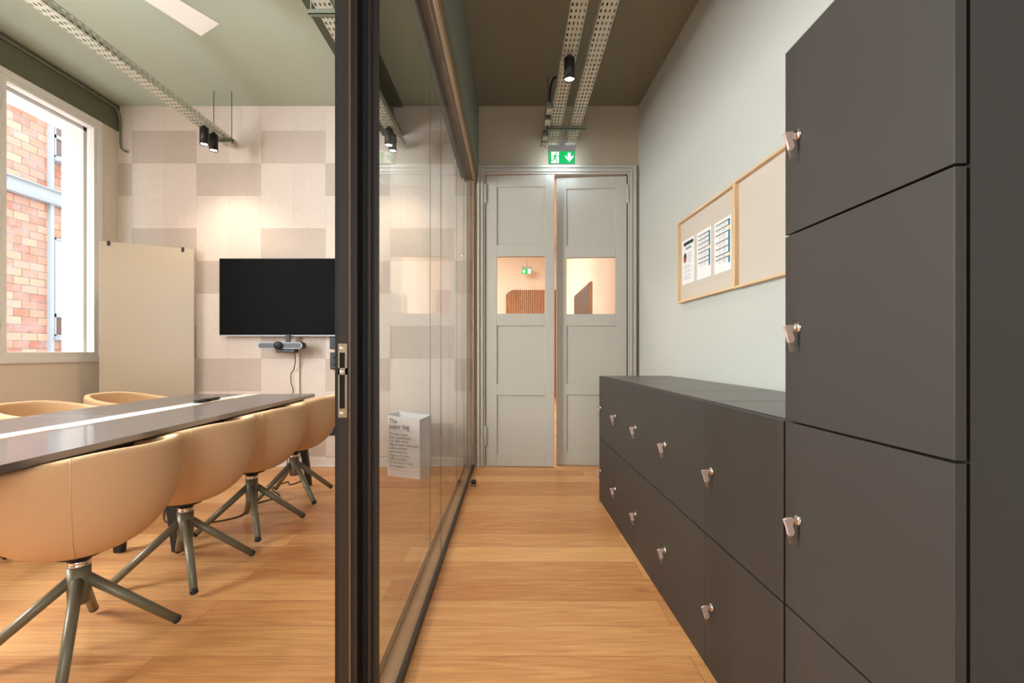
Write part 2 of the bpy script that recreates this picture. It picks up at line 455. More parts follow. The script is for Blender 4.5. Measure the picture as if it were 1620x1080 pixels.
def smooth(pts, n=6):
    p = [Vector(q) for q in pts]; p = [p[0]] + p + [p[-1]]; out = []
    for i in range(1, len(p) - 2):
        for k in range(n):
            t_ = k / n; a, b_, c, d = p[i - 1], p[i], p[i + 1], p[i + 2]
            out.append(0.5 * ((2 * b_) + (c - a) * t_ + (2 * a - 5 * b_ + 4 * c - d) * t_ ** 2 + (3 * b_ - a - 3 * c + d) * t_ ** 3))
    return out + [p[-2]]
def tag(o, label, cat, group=None, kind=None):
    o['label'] = label; o['category'] = cat
    if group: o['group'] = group
    if kind: o['kind'] = kind
    return o
def thing(name, label, cat, loc=(0, 0, 0), rz=0.0, group=None):
    o = bpy.data.objects.new(name, None)
    o.empty_display_size = 0.1
    o.location = loc; o.rotation_euler = (0, 0, rz)
    COL.objects.link(o)
    return tag(o, label, cat, group)
def struct(o, label=None, cat=None):
    o['kind'] = 'structure'
    if label: o['label'] = label
    if cat: o['category'] = cat
    return o
def dup(o, parent=None):
    c = o.copy(); COL.objects.link(c)
    if parent is not None: c.parent = parent
    for ch in [x for x in bpy.data.objects if x.parent == o]:
        dup(ch, c)
    return c
def text_mesh(name, body, size, mt, parent, loc, align='LEFT', bold=0.0, extrude=0.0002, sx=1.0):
    """letters standing in the local x-z plane, facing -y"""
    cu = bpy.data.curves.new('lettering', 'FONT')
    cu.body = body; cu.size = size; cu.align_x = align; cu.extrude = extrude; cu.offset = bold
    t = bpy.data.objects.new('lettering', cu); COL.objects.link(t)
    dg = bpy.context.evaluated_depsgraph_get()
    me = bpy.data.meshes.new_from_object(t.evaluated_get(dg))
    bpy.data.objects.remove(t); bpy.data.curves.remove(cu)
    me.transform(Matrix.Rotation(R(90), 4, 'X') @ Matrix.Diagonal((sx, 1, 1, 1)))
    me.materials.clear(); me.materials.append(mt)
    o = bpy.data.objects.new(name, me); COL.objects.link(o)
    o.parent = parent; o.location = loc
    return o

# ------------------------------------------------------------------ the setting
YF = 4.49            # end wall
ZC = 3.325           # ceiling
XL = -3.633          # window wall
YB = -3.4            # wall behind the camera
WS = 0.03            # the right wall is a little out of square
def xr(y): return 1.166 + WS * (YF - y)

struct(MB().box(XL - 0.3, 1.9, YB - 0.2, YF + 0.15, -0.12, 0.0).build('floor', M['floor']), 'oak plank floor of the meeting room and corridor', 'floor')
struct(MB().box(-3.0, 2.5, YF + 0.15, 11.8, -0.12, 0.0).build('floor_far_room', M['floor']), 'oak plank floor beyond the double door', 'floor')
struct(MB().box(XL - 0.3, -0.39, YB - 0.2, YF, ZC, ZC + 0.15).build('ceiling_meeting', M['ceiling']), 'sage green ceiling of the meeting room', 'ceiling')
struct(MB().box(-0.39, 1.9, YB - 0.2, YF, ZC, ZC + 0.15).build('ceiling_corridor', M['taupe']), 'taupe ceiling of the corridor', 'ceiling')

DX0, DX1, DZ = -0.247, 1.067, 2.70   # door opening
b = MB()
b.box(-0.36, DX0, YF, YF + 0.15, 0, ZC)
b.box(DX1, 1.9, YF, YF + 0.15, 0, ZC)
b.box(DX0, DX1, YF, YF + 0.15, DZ, ZC)
struct(b.build('wall_end', M['wall_end']), 'beige end wall above and beside the double door', 'wall')
struct(MB().box(XL - 0.3, -0.36, YF, YF + 0.15, 0, ZC).build('wall_meeting_end', M['carpet']), 'meeting room end wall clad in beige woven tiles', 'wall')
b = MB()
b.hull8([(xr(YF), YF, 0), (xr(YF) + 0.2, YF, 0), (xr(YB) + 0.2, YB, 0), (xr(YB), YB, 0)],
        [(xr(YF), YF, ZC), (xr(YF) + 0.2, YF, ZC), (xr(YB) + 0.2, YB, ZC), (xr(YB), YB, ZC)])
struct(b.build('wall_right', M['wall']), 'pale grey corridor wall behind the lockers', 'wall')

# window wall with two window openings
WZ0, WZ1 = 0.972, 3.087
W1 = (2.62, 4.31); W2 = (0.15, 1.85)
b = MB()
xs0, xs1 = XL - 0.26, XL
ys = [YB, W2[0], W2[1], W1[0], W1[1], YF]
for i in range(5):
    solid = i in (0, 2, 4)
    b.box(xs0, xs1, ys[i], ys[i + 1], 0, WZ0)
    if solid: b.box(xs0, xs1, ys[i], ys[i + 1], WZ0, WZ1)
    b.box(xs0, xs1, ys[i], ys[i + 1], WZ1, ZC)
struct(b.build('wall_left', M['wall_cream']), 'cream window wall of the meeting room', 'wall')
struct(MB().box(XL, XL + 0.012, YB, YF, 3.09, ZC).build('trim_1', M['olive']), 'olive painted band above the windows', 'trim')
struct(MB().box(XL, YF, 0, 0, 0, 0).build('unused', M['olive'])) if False else None
# wall behind the camera with an unseen tall opening added for daylight
b = MB()
b.box(XL, -0.75, YB - 0.15, YB, 0, ZC); b.box(0.95, 1.9, YB - 0.15, YB, 0, ZC)
b.box(-0.75, 0.95, YB - 0.15, YB, 0, 0.7); b.box(-0.75, 0.95, YB - 0.15, YB, 3.0, ZC)
struct(b.build('wall_back', M['wall']), 'pale wall behind the viewpoint', 'wall')
# skirting
b = MB(); b.box(XL, -0.44, YF - 0.014, YF, 0, 0.082); b.box(XL, -0.44, YF - 0.02, YF, 0, 0.014)
struct(b.build('baseboard_end', M['skirting'], bevel=0.003), 'pale skirting under the woven tiles', 'skirting')
struct(MB().box(XL, XL + 0.014, YB, YF - 0.02, 0, 0.093).build('baseboard_left', M['skirting'], bevel=0.003), 'pale skirting under the windows', 'skirting')

# corridor bulkhead over the glass partition
struct(MB().box(-0.47, -0.307, YB, YF, 2.66, ZC).build('wall_bulkhead', M['bulkhead']), 'sage bulkhead above the glass partition', 'wall')
b = MB(); b.box(-0.35, -0.327, YB, YF, 2.605, 2.66)
struct(b.build('trim_2', M['tan'], bevel=0.004), 'tan trim running along the top of the glass partition', 'trim')

# painted steel beam under the meeting room ceiling
b = MB()
b.box(-1.194, -1.004, YB, YF, 3.05, 3.07); b.box(-1.11, -1.09, YB, YF, 3.07, ZC); b.box(-1.194, -1.004, YB, YF, 3.31, ZC)
struct(b.build('beam', M['tray_dark']), 'dark olive steel beam under the meeting room ceiling', 'beam')

# -------- windows
def window(n, y0, y1, label):
    root = bpy.data.objects.new('window_%d' % n, None); COL.objects.link(root)
    root.location = (XL, (y0 + y1) / 2, WZ0)
    struct(root, label, 'window')
    off = tuple(root.location)
    x1 = XL + 0.012; x0 = XL - 0.075
    f = 0.045
    b = MB()
    b.box(x0, x1, y0, y1, WZ0, WZ0 + f); b.box(x0, x1, y0, y1, WZ1 - f, WZ1)
    b.box(x0, x1, y0, y0 + f, WZ0 + f, WZ1 - f); b.box(x0, x1, y1 - f, y1, WZ0 + f, WZ1 - f)
    b.build('frame', M['frame'], root, off, bevel=0.004)
    ym = 3.455 if n == 1 else (y0 + y1) / 2
    for (a, c) in ((y0 + f, ym), (ym, y1 - f)):
        s = 0.04
        bb = MB(); xa, xb = XL - 0.06, XL + 0.006
        za, zb = WZ0 + f, WZ1 - f
        bb.box(xa, xb, a, c, za, za + s); bb.box(xa, xb, a, c, zb - s, zb)
        bb.box(xa, xb, a, a + s, za + s, zb - s); bb.box(xa, xb, c - s, c, za + s, zb - s)
        sash = bb.build('sash', M['frame'], root, off, bevel=0.004)
        MB().box(XL - 0.035, XL - 0.029, a + s, c - s, za + s, zb - s).build('pane', M['glass_win'], sash, off)
    b = MB()
    for z in (1.25, 2.05, 2.62, 2.8):
        b.box(XL + 0.006, XL + 0.02, ym - 0.03, ym - 0.012, z, z + 0.11)
    b.build('hinge', M['frame'], root, off, bevel=0.003)
    b = MB()
    b.box(XL - 0.26, x0, y0, y1, WZ0 - 0.02, WZ0 + 0.05)
    b.box(XL - 0.262, XL - 0.075, y1 - 0.10, y1 + 0.01, WZ0, WZ1)
    b.box(XL - 0.262, XL - 0.075, y0 - 0.01, y0 + 0.10, WZ0, WZ1)
    b.box(XL - 0.262, XL - 0.075, y0, y1, WZ1 - 0.11, WZ1 + 0.01)
    b.build('reveal', M['white'], root, off)
window(1, W1[0], W1[1], 'white casement window looking onto a brick courtyard')
window(2, W2[0], W2[1], 'white casement window nearer the viewpoint')  # unseen window, added to carry the daylight fill

# -------- courtyard
XB = -6.8
struct(MB().box(XB - 0.3, XB, -1, 12, -1.5, 8.5).build('wall_courtyard', M['brick']), 'red brick facade across the courtyard', 'facade')
o = MB().box(XB, XB + 0.06, -1, 12, 3.25, 3.43).box(XB, XB + 0.09, -1, 12, 3.43, 3.445).box(XB, XB + 0.09, -1, 12, 3.235, 3.25).build('facade_beam', M['steel_out'])
tag(o, 'grey horizontal steel beam across the brick courtyard facade', 'beam')
o = MB().box(XB, XB + 0.05, 7.12, 7.18, -1.5, 8.5).build('facade_post', M['steel_out'])
tag(o, 'grey upright steel post on the brick courtyard facade', 'post')
def facade_window(label, y0, y1, z0, z1):
    t = thing('facade_window', label, 'window', (XB, (y0 + y1) / 2, z0)); off = tuple(t.location)
    b = MB(); q = 0.022
    b.box(XB, XB + 0.05, y0, y1, z0, z0 + q); b.box(XB, XB + 0.05, y0, y1, z1 - q, z1)
    b.box(XB, XB + 0.05, y0, y0 + q, z0, z1); b.box(XB, XB + 0.05, y1 - q, y1, z0, z1)
    b.box(XB, XB + 0.05, y0, y1, z0 + 0.28, z0 + 0.33)
    b.build('frame', M['steel_out'], t, off)
    MB().box(XB, XB + 0.02, y0 + q, y1 - q, z0 + 0.33, z1 - q).build('pane', M['win_sky'] if z0 < 2 else M['win_out'], t, off)
    MB().box(XB, XB + 0.02, y0 + q, y1 - q, z0 + q, z0 + 0.28).build('pane', M['win_out'], t, off)
    MB().box(XB, XB + 0.12, y0, y1 + 0.03, z0 - 0.06, z0).build('sill', M['steel_out'], t, off)
facade_window('grey framed window low on the brick facade, below the steel beam', 7.19, 8.3, 1.3, 2.75)
facade_window('grey framed window high on the brick facade, above the steel beam', 7.19, 8.3, 3.95, 4.75)

# -------- double door
b = MB()
def casing(x0, x1, z1, w_, y0, y1):
    b.box(x0 - w_, x0, y0, y1, 0, z1 + w_); b.box(x1, x1 + w_, y0, y1, 0, z1 + w_); b.box(x0, x1, y0, y1, z1, z1 + w_)
casing(DX0, DX1, DZ - 0.005, 0.018, YF - 0.012, YF + 0.10)
casing(DX0 - 0.018, DX1 + 0.018, DZ + 0.013, 0.022, YF - 0.026, YF)
casing(DX0 - 0.040, DX1 + 0.040, DZ + 0.035, 0.026, YF - 0.018, YF)
casing(DX0 - 0.052, DX1 + 0.052, DZ + 0.047, 0.020, YF - 0.040, YF)
struct(b.build('trim_3', M['door'], bevel=0.004), 'moulded greige casing around the double door', 'trim')

def door_leaf(n, hx, width, rot, px0, px1, left, label):
    """leaf hung at hx; local x runs from the hinge edge, y into the far room"""
    root = bpy.data.objects.new('door_%d' % n, None); COL.objects.link(root)
    sgn = 1 if left else -1
    root.location = (hx, YF + 0.004, 0.006); root.rotation_euler = (0, 0, rot)
    struct(root, label, 'door')
    zs = [0.0, 0.117, 0.653, 0.758, 1.294, 1.405, 1.930, 2.041, 2.571, 2.677]
    T = 0.042
    X = lambda x: sgn * x
    def bx(bb, xa, xb, ya, yb, za, zb, mi=0):
        xa, xb = sorted((X(xa), X(xb))); bb.box(xa, xb, ya, yb, za, zb, mi)
    bb = MB()
    bx(bb, 0, px0, 0, T, 0, zs[-1]); bx(bb, px1, width, 0, T, 0, zs[-1])
    for k in range(0, 10, 2): bx(bb, px0, px1, 0, T, zs[k], zs[k + 1])
    bb.build('stiles_and_rails', M['door'], root, bevel=0.003)
    for k in (1, 3, 7):
        pb = MB(); bx(pb, px0, px1, 0.014, 0.030, zs[k], zs[k + 1]); pb.build('panel', M['door'], root)
    pb = MB(); bx(pb, px0, px1, 0.018, 0.024, zs[5], zs[6]); pb.build('pane', M['glass_door'], root)
    hb = -0.004
    for z in (0.19, 2.42):
        h = MB().lathe([(0.0, 0), (0.009, 0.004), (0.011, 0.008), (0.011, 0.172), (0.009, 0.176), (0.0, 0.18)], 16, (X(-0.006), -0.014, z)).build('hinge', M['door'], root)
door_leaf(1, -0.239, 0.628, R(-3.4), 0.099, 0.542, True, 'greige panelled door leaf nearer the glass partition, slightly ajar')
door_leaf(2, 1.060, 0.648, R(-4.4), 0.104, 0.553, False, 'greige panelled door leaf nearer the lockers, slightly ajar')

# -------- room beyond the double door
b = MB(); b.box(1.07, 1.25, YF + 0.15, 11.5, 0, 3.5); struct(b.build('wall_far_right', M['far_wall']), 'cream side wall of the room beyond the door', 'wall')
b = MB(); b.box(-3.0, 1.25, 11.5, 11.65, 0, 3.5); struct(b.build('wall_far_end', M['far_wall']), 'cream end wall of the room beyond the door', 'wall')
b = MB(); b.box(-3.0, -2.85, YF + 0.15, 11.5, 0, 3.5); struct(b.build('wall_far_left', M['far_wall']), 'cream wall opposite in the room beyond', 'wall')
b = MB(); b.box(-3.0, 1.25, YF + 0.15, 11.65, 3.5, 3.6); struct(b.build('ceiling_far_room', M['far_wall']), 'cream ceiling of the room beyond the door', 'ceiling')

# slatted oak wall panel with a rounded corner
t = thing('slatted_wall_panel', 'slatted oak panel with rounded top corner, seen through the door glass', 'wall panel', (0.9, 11.5, 0)); off = tuple(t.location)
px0, px1, pzt, pr = -0.15, 1.06, 2.53, 0.20
def top_at(x):
    return pzt - pr + math.sqrt(max(0, pr * pr - max(0, (px0 + pr - x)) ** 2)) if x < px0 + pr else pzt
poly = [(px1, 0.0), (px1, pzt)] + [(px0 + pr - pr * math.sin(a), pzt - pr + pr * math.cos(a)) for a in [i * PI / 2 / 10 for i in range(11)]] + [(px0, 0.0)]
MB().prism(poly, 'y', 11.47, 11.5).build('backing', M['slat_back'], t, off)
b = MB(); x = px0 + 0.004
while x < px1 - 0.03:
    b.box(x, x + 0.026, 11.43, 11.47, 0, min(top_at(x), top_at(x + 0.026))); x += 0.045
b.build('slats', M['slat'], t, off)

t = thing('pin_board', 'dark brown wall board with oak edge in the room beyond the door', 'board', (1.07, 7.3, 0.6)); off = tuple(t.location)
MB().box(1.036, 1.07, 6.48, 8.13, 0.75, 2.0).build('edge_frame', M['slat'], t, off)
MB().box(1.033, 1.036, 6.50, 8.11, 0.77, 1.985).build('face', M['dark_board'], t, off)

# ------------------------------------------------------------------ exit signs
def exit_sign(label, loc, wd, ht, arrow, group=None, mirror=False):
    t = thing('exit_sign', label, 'exit sign', loc, 0, group)
    MB().box(-wd / 2 - 0.006, wd / 2 + 0.006, -0.02, 0.02, ht + 0.006, ht + 0.053).build('housing', M['plastic_light'], t, bevel=0.004)
    MB().box(-wd / 2 - 0.004, wd / 2 + 0.004, -0.006, 0.006, -0.004, ht + 0.006).build('panel', M['plastic_light'], t)
    MB().box(-wd / 2, wd / 2, -0.0075, -0.006, 0, ht).build('green_face', M['green'], t)
    b = MB(); y = -0.0082; k = -1 if mirror else 1
    def Q(pts, mi): b.quad([(k * p[0] * wd, y - 0.0004 * mi, p[1] * ht) for p in pts], mi)
    Q([(-0.40, 0.04), (-0.11, 0.04), (-0.11, 0.96), (-0.40, 0.96)], 0)
    b.build('doorway_symbol', M['sign_white'], t, recalc=False); b = MB()
    if arrow == 'down':
        Q([(0.235, 0.88), (0.345, 0.88), (0.345, 0.42), (0.235, 0.42)], 0)
        Q([(0.29, 0.12), (0.44, 0.52), (0.44, 0.70), (0.345, 0.46), (0.29, 0.30)], 0)
        Q([(0.29, 0.12), (0.29, 0.30), (0.235, 0.46), (0.14, 0.70), (0.14, 0.52)], 0)
    else:
        Q([(0.16, 0.40), (0.36, 0.40), (0.36, 0.60), (0.16, 0.60)], 0)
        Q([(0.44, 0.50), (0.28, 0.12), (0.22, 0.12), (0.30, 0.50)], 0)
        Q([(0.44, 0.50), (0.30, 0.50), (0.22, 0.88), (0.28, 0.88)], 0)
    b.build('arrow', M['sign_white'], t, recalc=False); b = MB()
    def bar(x0, z0, x1, z1, w0, w1):
        dx, dz = (x1 - x0) * wd, (z1 - z0) * ht; l = math.hypot(dx, dz); nx, nz = -dz / l, dx / l
        p = [(x0 * wd + nx * w0, z0 * ht + nz * w0), (x0 * wd - nx * w0, z0 * ht - nz * w0), (x1 * wd - nx * w1, z1 * ht - nz * w1), (x1 * wd + nx * w1, z1 * ht + nz * w1)]
        b.quad([(k * q[0], y - 0.0006, q[1]) for q in p], 1)
    b.quad([(k * (-0.215 * wd + 0.0085 * math.cos(a)), y - 0.0006, 0.80 * ht + 0.0085 * math.sin(a)) for a in [i * PI / 6 for i in range(12)]], 1)
    bar(-0.24, 0.70, -0.27, 0.42, 0.010, 0.008)
    bar(-0.24, 0.68, -0.15, 0.58, 0.004, 0.0035); bar(-0.15, 0.58, -0.10, 0.62, 0.0035, 0.003)
    bar(-0.25, 0.68, -0.335, 0.60, 0.004, 0.0035); bar(-0.335, 0.60, -0.36, 0.46, 0.0035, 0.003)
    bar(-0.27, 0.44, -0.20, 0.30, 0.006, 0.005); bar(-0.20, 0.30, -0.19, 0.06, 0.005, 0.004)
    bar(-0.27, 0.44, -0.31, 0.28, 0.006, 0.005); bar(-0.31, 0.28, -0.43, 0.24, 0.005, 0.004)
    b.mi = [0] * len(b.mi); b.build('running_figure', M['green'], t, recalc=False)
    return t
es = exit_sign('green running man exit sign with down arrow above the double door', (0.438, 4.30, 2.72), 0.229, 0.106, 'down')
l = bpy.data.lights.new('exit_sign_lamp', 'AREA'); l.shape = 'RECTANGLE'; l.size = 0.22; l.size_y = 0.12; l.energy = 1.4; l.color = (0.66, 0.86, 1.0)
lo = bpy.data.objects.new('exit_sign_lamp', l); lo.location = (0, 0.009, 0.05); lo.rotation_euler = (R(90), 0, 0); COL.objects.link(lo); lo.parent = es
MB().box(-0.02, 0.02, -0.012, 0.012, 0.158, 0.199).build('mount', M['plastic_light'], es)
es2 = exit_sign('small green exit sign with left arrow seen through the door glass', (0.34, 11.2, 2.87), 0.22, 0.11, 'left', mirror=True)
MB().tube([(0, 0, 0.16), (0, 0, 0.63)], 0.006).build('hanging_rod', M['plastic_light'], es2)

# ------------------------------------------------------------------ cable trays
def perforated(b, u0, u1, v0, v1, nu, slot_u, period, slot_v, put):
    """sheet with slots; u across, v along; put(u,v)->xyz"""
    cell = (u1 - u0) / nu
    us = []
    for i in range(nu):
        c = u0 + cell * (i + 0.5)
        us += [c - slot_u / 2, c + slot_u / 2]
    us = [u0] + us + [u1]
    vs = [v0]; v = v0 + period
    while v < v1 - period:
        vs += [v, v + slot_v]; v += period
    vs += [v1]
    o = len(b.v)
    nU = len(us)
    for vv in vs:
        for uu in us: b.v.append(put(uu, vv))
    for j in range(len(vs) - 1):
        for i in range(nU - 1):
            if i % 2 == 1 and j % 2 == 1: continue
            b.f.append((o + j * nU + i, o + j * nU + i + 1, o + (j + 1) * nU + i + 1, o + (j + 1) * nU + i)); b.mi.append(0); b.sm.append(False)
def cable_tray(label, x0, x1, y0, y1, z, side, group='perforated cable trays'):
    t = thing('cable_tray', label, 'cable tray', ((x0 + x1) / 2, (y0 + y1) / 2, z), 0, group); off = tuple(t.location)
    b = MB(); perforated(b, x0, x1, y0, y1, 4, 0.0095, 0.05, 0.026, lambda u, v: (u, v, z))
    o = b.build('bottom_sheet', M['tray'], t, off); md = o.modifiers.new('thick', 'SOLIDIFY'); md.thickness = 0.0015
    for x in (x0, x1):
        b = MB(); perforated(b, z, z + side, y0, y1, 2, 0.010, 0.05, 0.026, lambda u, v: (x, v, u))
        o = b.build('side_sheet', M['tray'], t, off); md = o.modifiers.new('thick', 'SOLIDIFY'); md.thickness = 0.0015
    # cable bundle lying in it
    b = MB()
    for k, dx in enumerate((0.22, 0.5, 0.74)):
        xx = x0 + (x1 - x0) * dx
        b.tube([(xx + 0.01 * math.sin(q * 1.3 + k), y0 + (y1 - y0) * q / 24.0, z + 0.012 + 0.004 * k) for q in range(25)], 0.007, 8)
    b.build('cables', M['cable'], t, off)
    return t
ZT = 2.92
TA = (0.314, 0.409); TB = (0.475, 0.572)
cable_tray('pale perforated cable tray over the corridor carrying the spotlights', TA[0], TA[1], -2.8, 4.417, ZT, 0.05)
cable_tray('pale perforated cable tray over the corridor on the locker side', TB[0], TB[1], -2.8, 4.417, ZT, 0.05)
cable_tray('pale perforated cable tray over the meeting table', -2.594, -2.50, -2.8, 4.43, ZT, 0.05)
cable_tray('pale perforated cable tray beside the dark beam near the glass partition', -1.068, -0.967, -2.8, 4.43, ZT, 0.05)
def hanger(label, x0, x1, y):
    t = thing('tray_hanger', label, 'hanger', ((x0 + x1) / 2, y, ZT - 0.03), 0, 'tray hangers'); off = tuple(t.location)
    b = MB(); b.box(x0, x1, y - 0.015, y + 0.015, ZT - 0.028, ZT - 0.024); b.box(x0, x1, y - 0.015, y - 0.012, ZT - 0.028, ZT - 0.002); b.box(x0, x1, y + 0.012, y + 0.015, ZT - 0.028, ZT - 0.002)
    b.build('crossbar', M['rail'], t, off)
    for x in (x0 + 0.012, x1 - 0.012):
        MB().tube([(x, y, ZT - 0.04), (x, y, ZC)], 0.004, 8).build('rod', M['rail'], t, off)
hanger('steel hanger under both corridor trays near the exit sign', 0.285, 0.61, 4.02)
hanger('steel hanger at the end of the tray over the meeting table', -2.61, -2.43, 4.24)
hanger('steel hanger on the tray beside the dark beam', -1.11, -0.92, 2.66)

# little junction boxes on the corridor tray
jl = ['farthest from the exit sign', 'second along towards the exit sign', 'third along towards the exit sign', 'nearest the exit sign']
for k, y in enumerate((3.70, 3.88, 4.17, 4.29)):
    t = thing('junction_box', 'small grey junction box on the corridor tray, ' + jl[k], 'junction box', (0.284, y, ZT - 0.035), 0, 'junction boxes on the corridor tray')
    MB().box(-0.027, 0.027, -0.05, 0.05, 0, 0.055).build('body', M['rail'], t, bevel=0.004)
    MB().box(-0.022, 0.022, -0.044, 0.044, -0.004, 0.0).build('cover', M['tray'], t, bevel=0.002)
    b = MB(); b.tube([(0.016 * math.cos(a), 0.028 * math.sin(a) - 0.006, -0.005) for a in [i * PI / 8 for i in range(9)]], 0.002, 6)
    b.build('cover_ring', M['rail'], t)
b = MB(); b.box(0.300, 0.312, 3.4, 4.40, ZT - 0.02, ZT + 0.02)
tag(b.build('mounting_rail', M['rail']), 'grey mounting rail along the corridor tray behind the junction boxes', 'rail')
b = MB(); b.tube(smooth([(0.322, 3.40, 2.965), (0.312, 3.43, 2.99), (0.298, 3.46, 3.0), (0.286, 3.50, 2.995), (0.279, 3.54, 2.975), (0.278, 3.58, 2.95), (0.281, 3.63, 2.93)]), 0.009, 10)
tag(b.build('cable', M['cable']), 'black cable looping down beside the corridor tray to the junction boxes', 'cable')

# ------------------------------------------------------------------ spotlights
def make_spot(name):
    t = thing(name, '', 'spotlight')
    r_, h_ = 0.034, 0.155
    MB().lathe([(0.0, 0.0), (0.012, 0.0), (0.012, -0.02), (0.0, -0.02)], 16).build('mount', M['spot_body'], t)
    b = MB().lathe([(0.0, -0.018), (r_ - 0.003, -0.018), (r_, -0.021), (r_, -h_), (r_ - 0.003, -h_), (r_ - 0.003, -h_ + 0.010), (0.0, -h_ + 0.012)], 28)
    b.build('barrel', M['spot_body'], t)
    MB().lathe([(0.0, -h_ + 0.010), (r_ - 0.006, -h_ + 0.010), (r_ - 0.008, -h_ + 0.007), (0.0, -h_ + 0.006)], 24).build('bulb', M['lamp'], t)
    return t
def spot_lamp(parent, power, ang=118, blend=0.75, tilt=(0, 0)):
    l = bpy.data.lights.new('spot_beam', 'SPOT'); l.energy = power; l.color = SPOT_C; l.spot_size = R(ang); l.spot_blend = blend; l.shadow_soft_size = 0.028
    o = bpy.data.objects.new('spot_beam', l); o.location = (0, 0, -0.162); o.rotation_euler = (tilt[0], tilt[1], 0)
    COL.objects.link(o); o.parent = parent
S0 = make_spot('spotlight')
spots = [((0.361, 3.06), 'black cylinder spotlight under the corridor tray before the double door', 1.0, 'corridor spotlights'),
         ((-2.536, 4.01), 'black cylinder spotlight over the table, the nearer of two by the tray end', 1.0, 'meeting room spotlights'),
         ((-2.532, 4.13), 'black cylinder spotlight over the table, closest to the tray end', 1.0, 'meeting room spotlights'),
         ((0.361, 1.42), 'black cylinder spotlight under the corridor tray above the tall lockers', 1.0, 'corridor spotlights'),
         ((0.361, 0.15), 'black cylinder spotlight under the corridor tray behind the viewpoint', 1.0, 'corridor spotlights'),  # out of view, added to brighten the near corridor floor
         ((-2.54, 1.6), 'black cylinder spotlight over the near half of the meeting table', 1.0, 'meeting room spotlights'),
         ((-2.54, 2.12), 'black cylinder spotlight over the table, middle of the tray', 1.0, 'meeting room spotlights'),  # out of view, added to brighten the wall below the window
         ((-1.02, 4.03), 'black cylinder spotlight under the tray beside dark beam, nearer of two at tray end', 1.0, 'meeting room spotlights'),
         ((-1.015, 4.14), 'black cylinder spotlight under the tray beside dark beam, closest to its tray end', 1.0, 'meeting room spotlights'),
         ((-1.02, 1.2), 'black cylinder spotlight under the beam tray nearer the viewpoint', 1.0, 'meeting room spotlights')]
for i, (p, lab, k, g) in enumerate(spots):
    o = S0 if i == 0 else dup(S0)
    o.location = (p[0], p[1], ZT - 0.001); o['label'] = lab; o['group'] = g
for i, o in enumerate([x for x in bpy.data.objects if x.name.startswith('spotlight') and x.parent is None]):
    spot_lamp(o, SPOT_W[o['group']] * (0.62 if 'tray end' in o['label'] else 0.55 if 'above the tall' in o['label'] else 1.0), ang=(66 if 'viewpoint' in o['label'] else 96) if o['group'].startswith('corr') else 122)
fs = dup(S0); fs.location = (0.36, 10.4, 3.28)
for ch in [x for x in bpy.data.objects if x.parent == fs and x.type == 'LIGHT']: bpy.data.objects.remove(ch)
fs['label'] = 'black cylinder spotlight hanging in the room beyond the door glass'; fs['group'] = 'far room spotlights'
MB().tube([(0, 0, 0), (0, 0, 0.22)], 0.008).build('hanging_rod', M['plastic_light'], fs)

# ------------------------------------------------------------------ ceiling fan
def ceiling_fan():
    hx, hy, hz = -2.14, 2.25, 3.0
    t = thing('ceiling_fan', 'white ceiling fan with flat blades over the meeting table', 'ceiling fan', (hx, hy, hz))
    MB().tube([(0, 0, 0.05), (0, 0, ZC - hz)], 0.013).build('downrod', M['white'], t)
    MB().lathe([(0.0, 0.08), (0.05, 0.075), (0.11, 0.05), (0.12, 0.0), (0.09, -0.05), (0.0, -0.06)], 28).build('motor', M['white'], t)
    for k in range(4):
        a = R(65.5 + 88 * k)
        L0, L1, wd, th, pitch = 0.10, 0.76, 0.086, 0.008, R(-9)
        ca, sa = math.cos(a), math.sin(a)
        def P(r_, s_, h): 
            z = math.sin(pitch) * s_ + h; s2 = s_ * math.cos(pitch)
            return (r_ * ca - s2 * sa, r_ * sa + s2 * ca, z)
        b = MB()
        b.hull8([P(L0, -wd * .6, 0), P(L1, -wd, 0), P(L1, wd, 0), P(L0, wd * .6, 0)], [P(L0, -wd * .6, th), P(L1, -wd, th), P(L1, wd, th), P(L0, wd * .6, th)])
        b.build('blade', M['white'], t)
ceiling_fan()

# conduit along the window wall
b = MB()
pts = [(XL + 0.026, YB + 0.05, 3.285), (XL + 0.026, 4.36, 3.285), (XL + 0.03, 4.43, 3.275), (XL + 0.035, 4.462, 3.23), (XL + 0.037, 4.468, 3.15), (XL + 0.037, 4.468, 2.98), (XL + 0.045, 4.468, 2.93), (XL + 0.075, 4.47, 2.905), (XL + 0.10, 4.485, 2.90)]
b.tube(pts, 0.009, 10)
t = thing('conduit_pipe', 'thin painted conduit along the olive band, turning down at the corner', 'pipe', (XL + 0.026, 2.0, 3.285)); off = tuple(t.location)
b.build('pipe', M['rail'], t, off)
for y in (0.8, 2.0, 3.2, 4.2):
    MB().box(XL + 0.012, XL + 0.04, y - 0.008, y + 0.008, 3.268, 3.302).build('clip', M['rail'], t, off)

# ------------------------------------------------------------------ glass partition
t = thing('glass_partition', 'double glazed partition in a black frame between meeting room and corridor', 'partition', (-0.40, 2.9, 0.0)); off = tuple(t.location)
PY = 1.27
b = MB()
def ux(u): return (u - 810) / 770.0 * PY
b.box(ux(529), ux(535), PY + 0.004, PY + 0.07, 0, 2.66, 1)
b.box(ux(535), ux(553), PY, PY + 0.07, 0, 2.66, 0)
b.box(ux(553), ux(556), PY - 0.006, PY + 0.07, 0, 2.66, 2)
b.box(ux(556), ux(565), PY, PY + 0.07, 0, 2.66, 0)
b.box(ux(565), ux(585), PY + 0.045, PY + 0.07, 0, 2.66, 1)
PB = -0.354
k_ = PB / (ux(598))
b.box(-0.3790, -0.3720, PY + 0.012, PY + 0.07, 0, 2.66, 0)
b.box(-0.3720, -0.3650, PY + 0.040, PY + 0.07, 0, 2.66, 1)
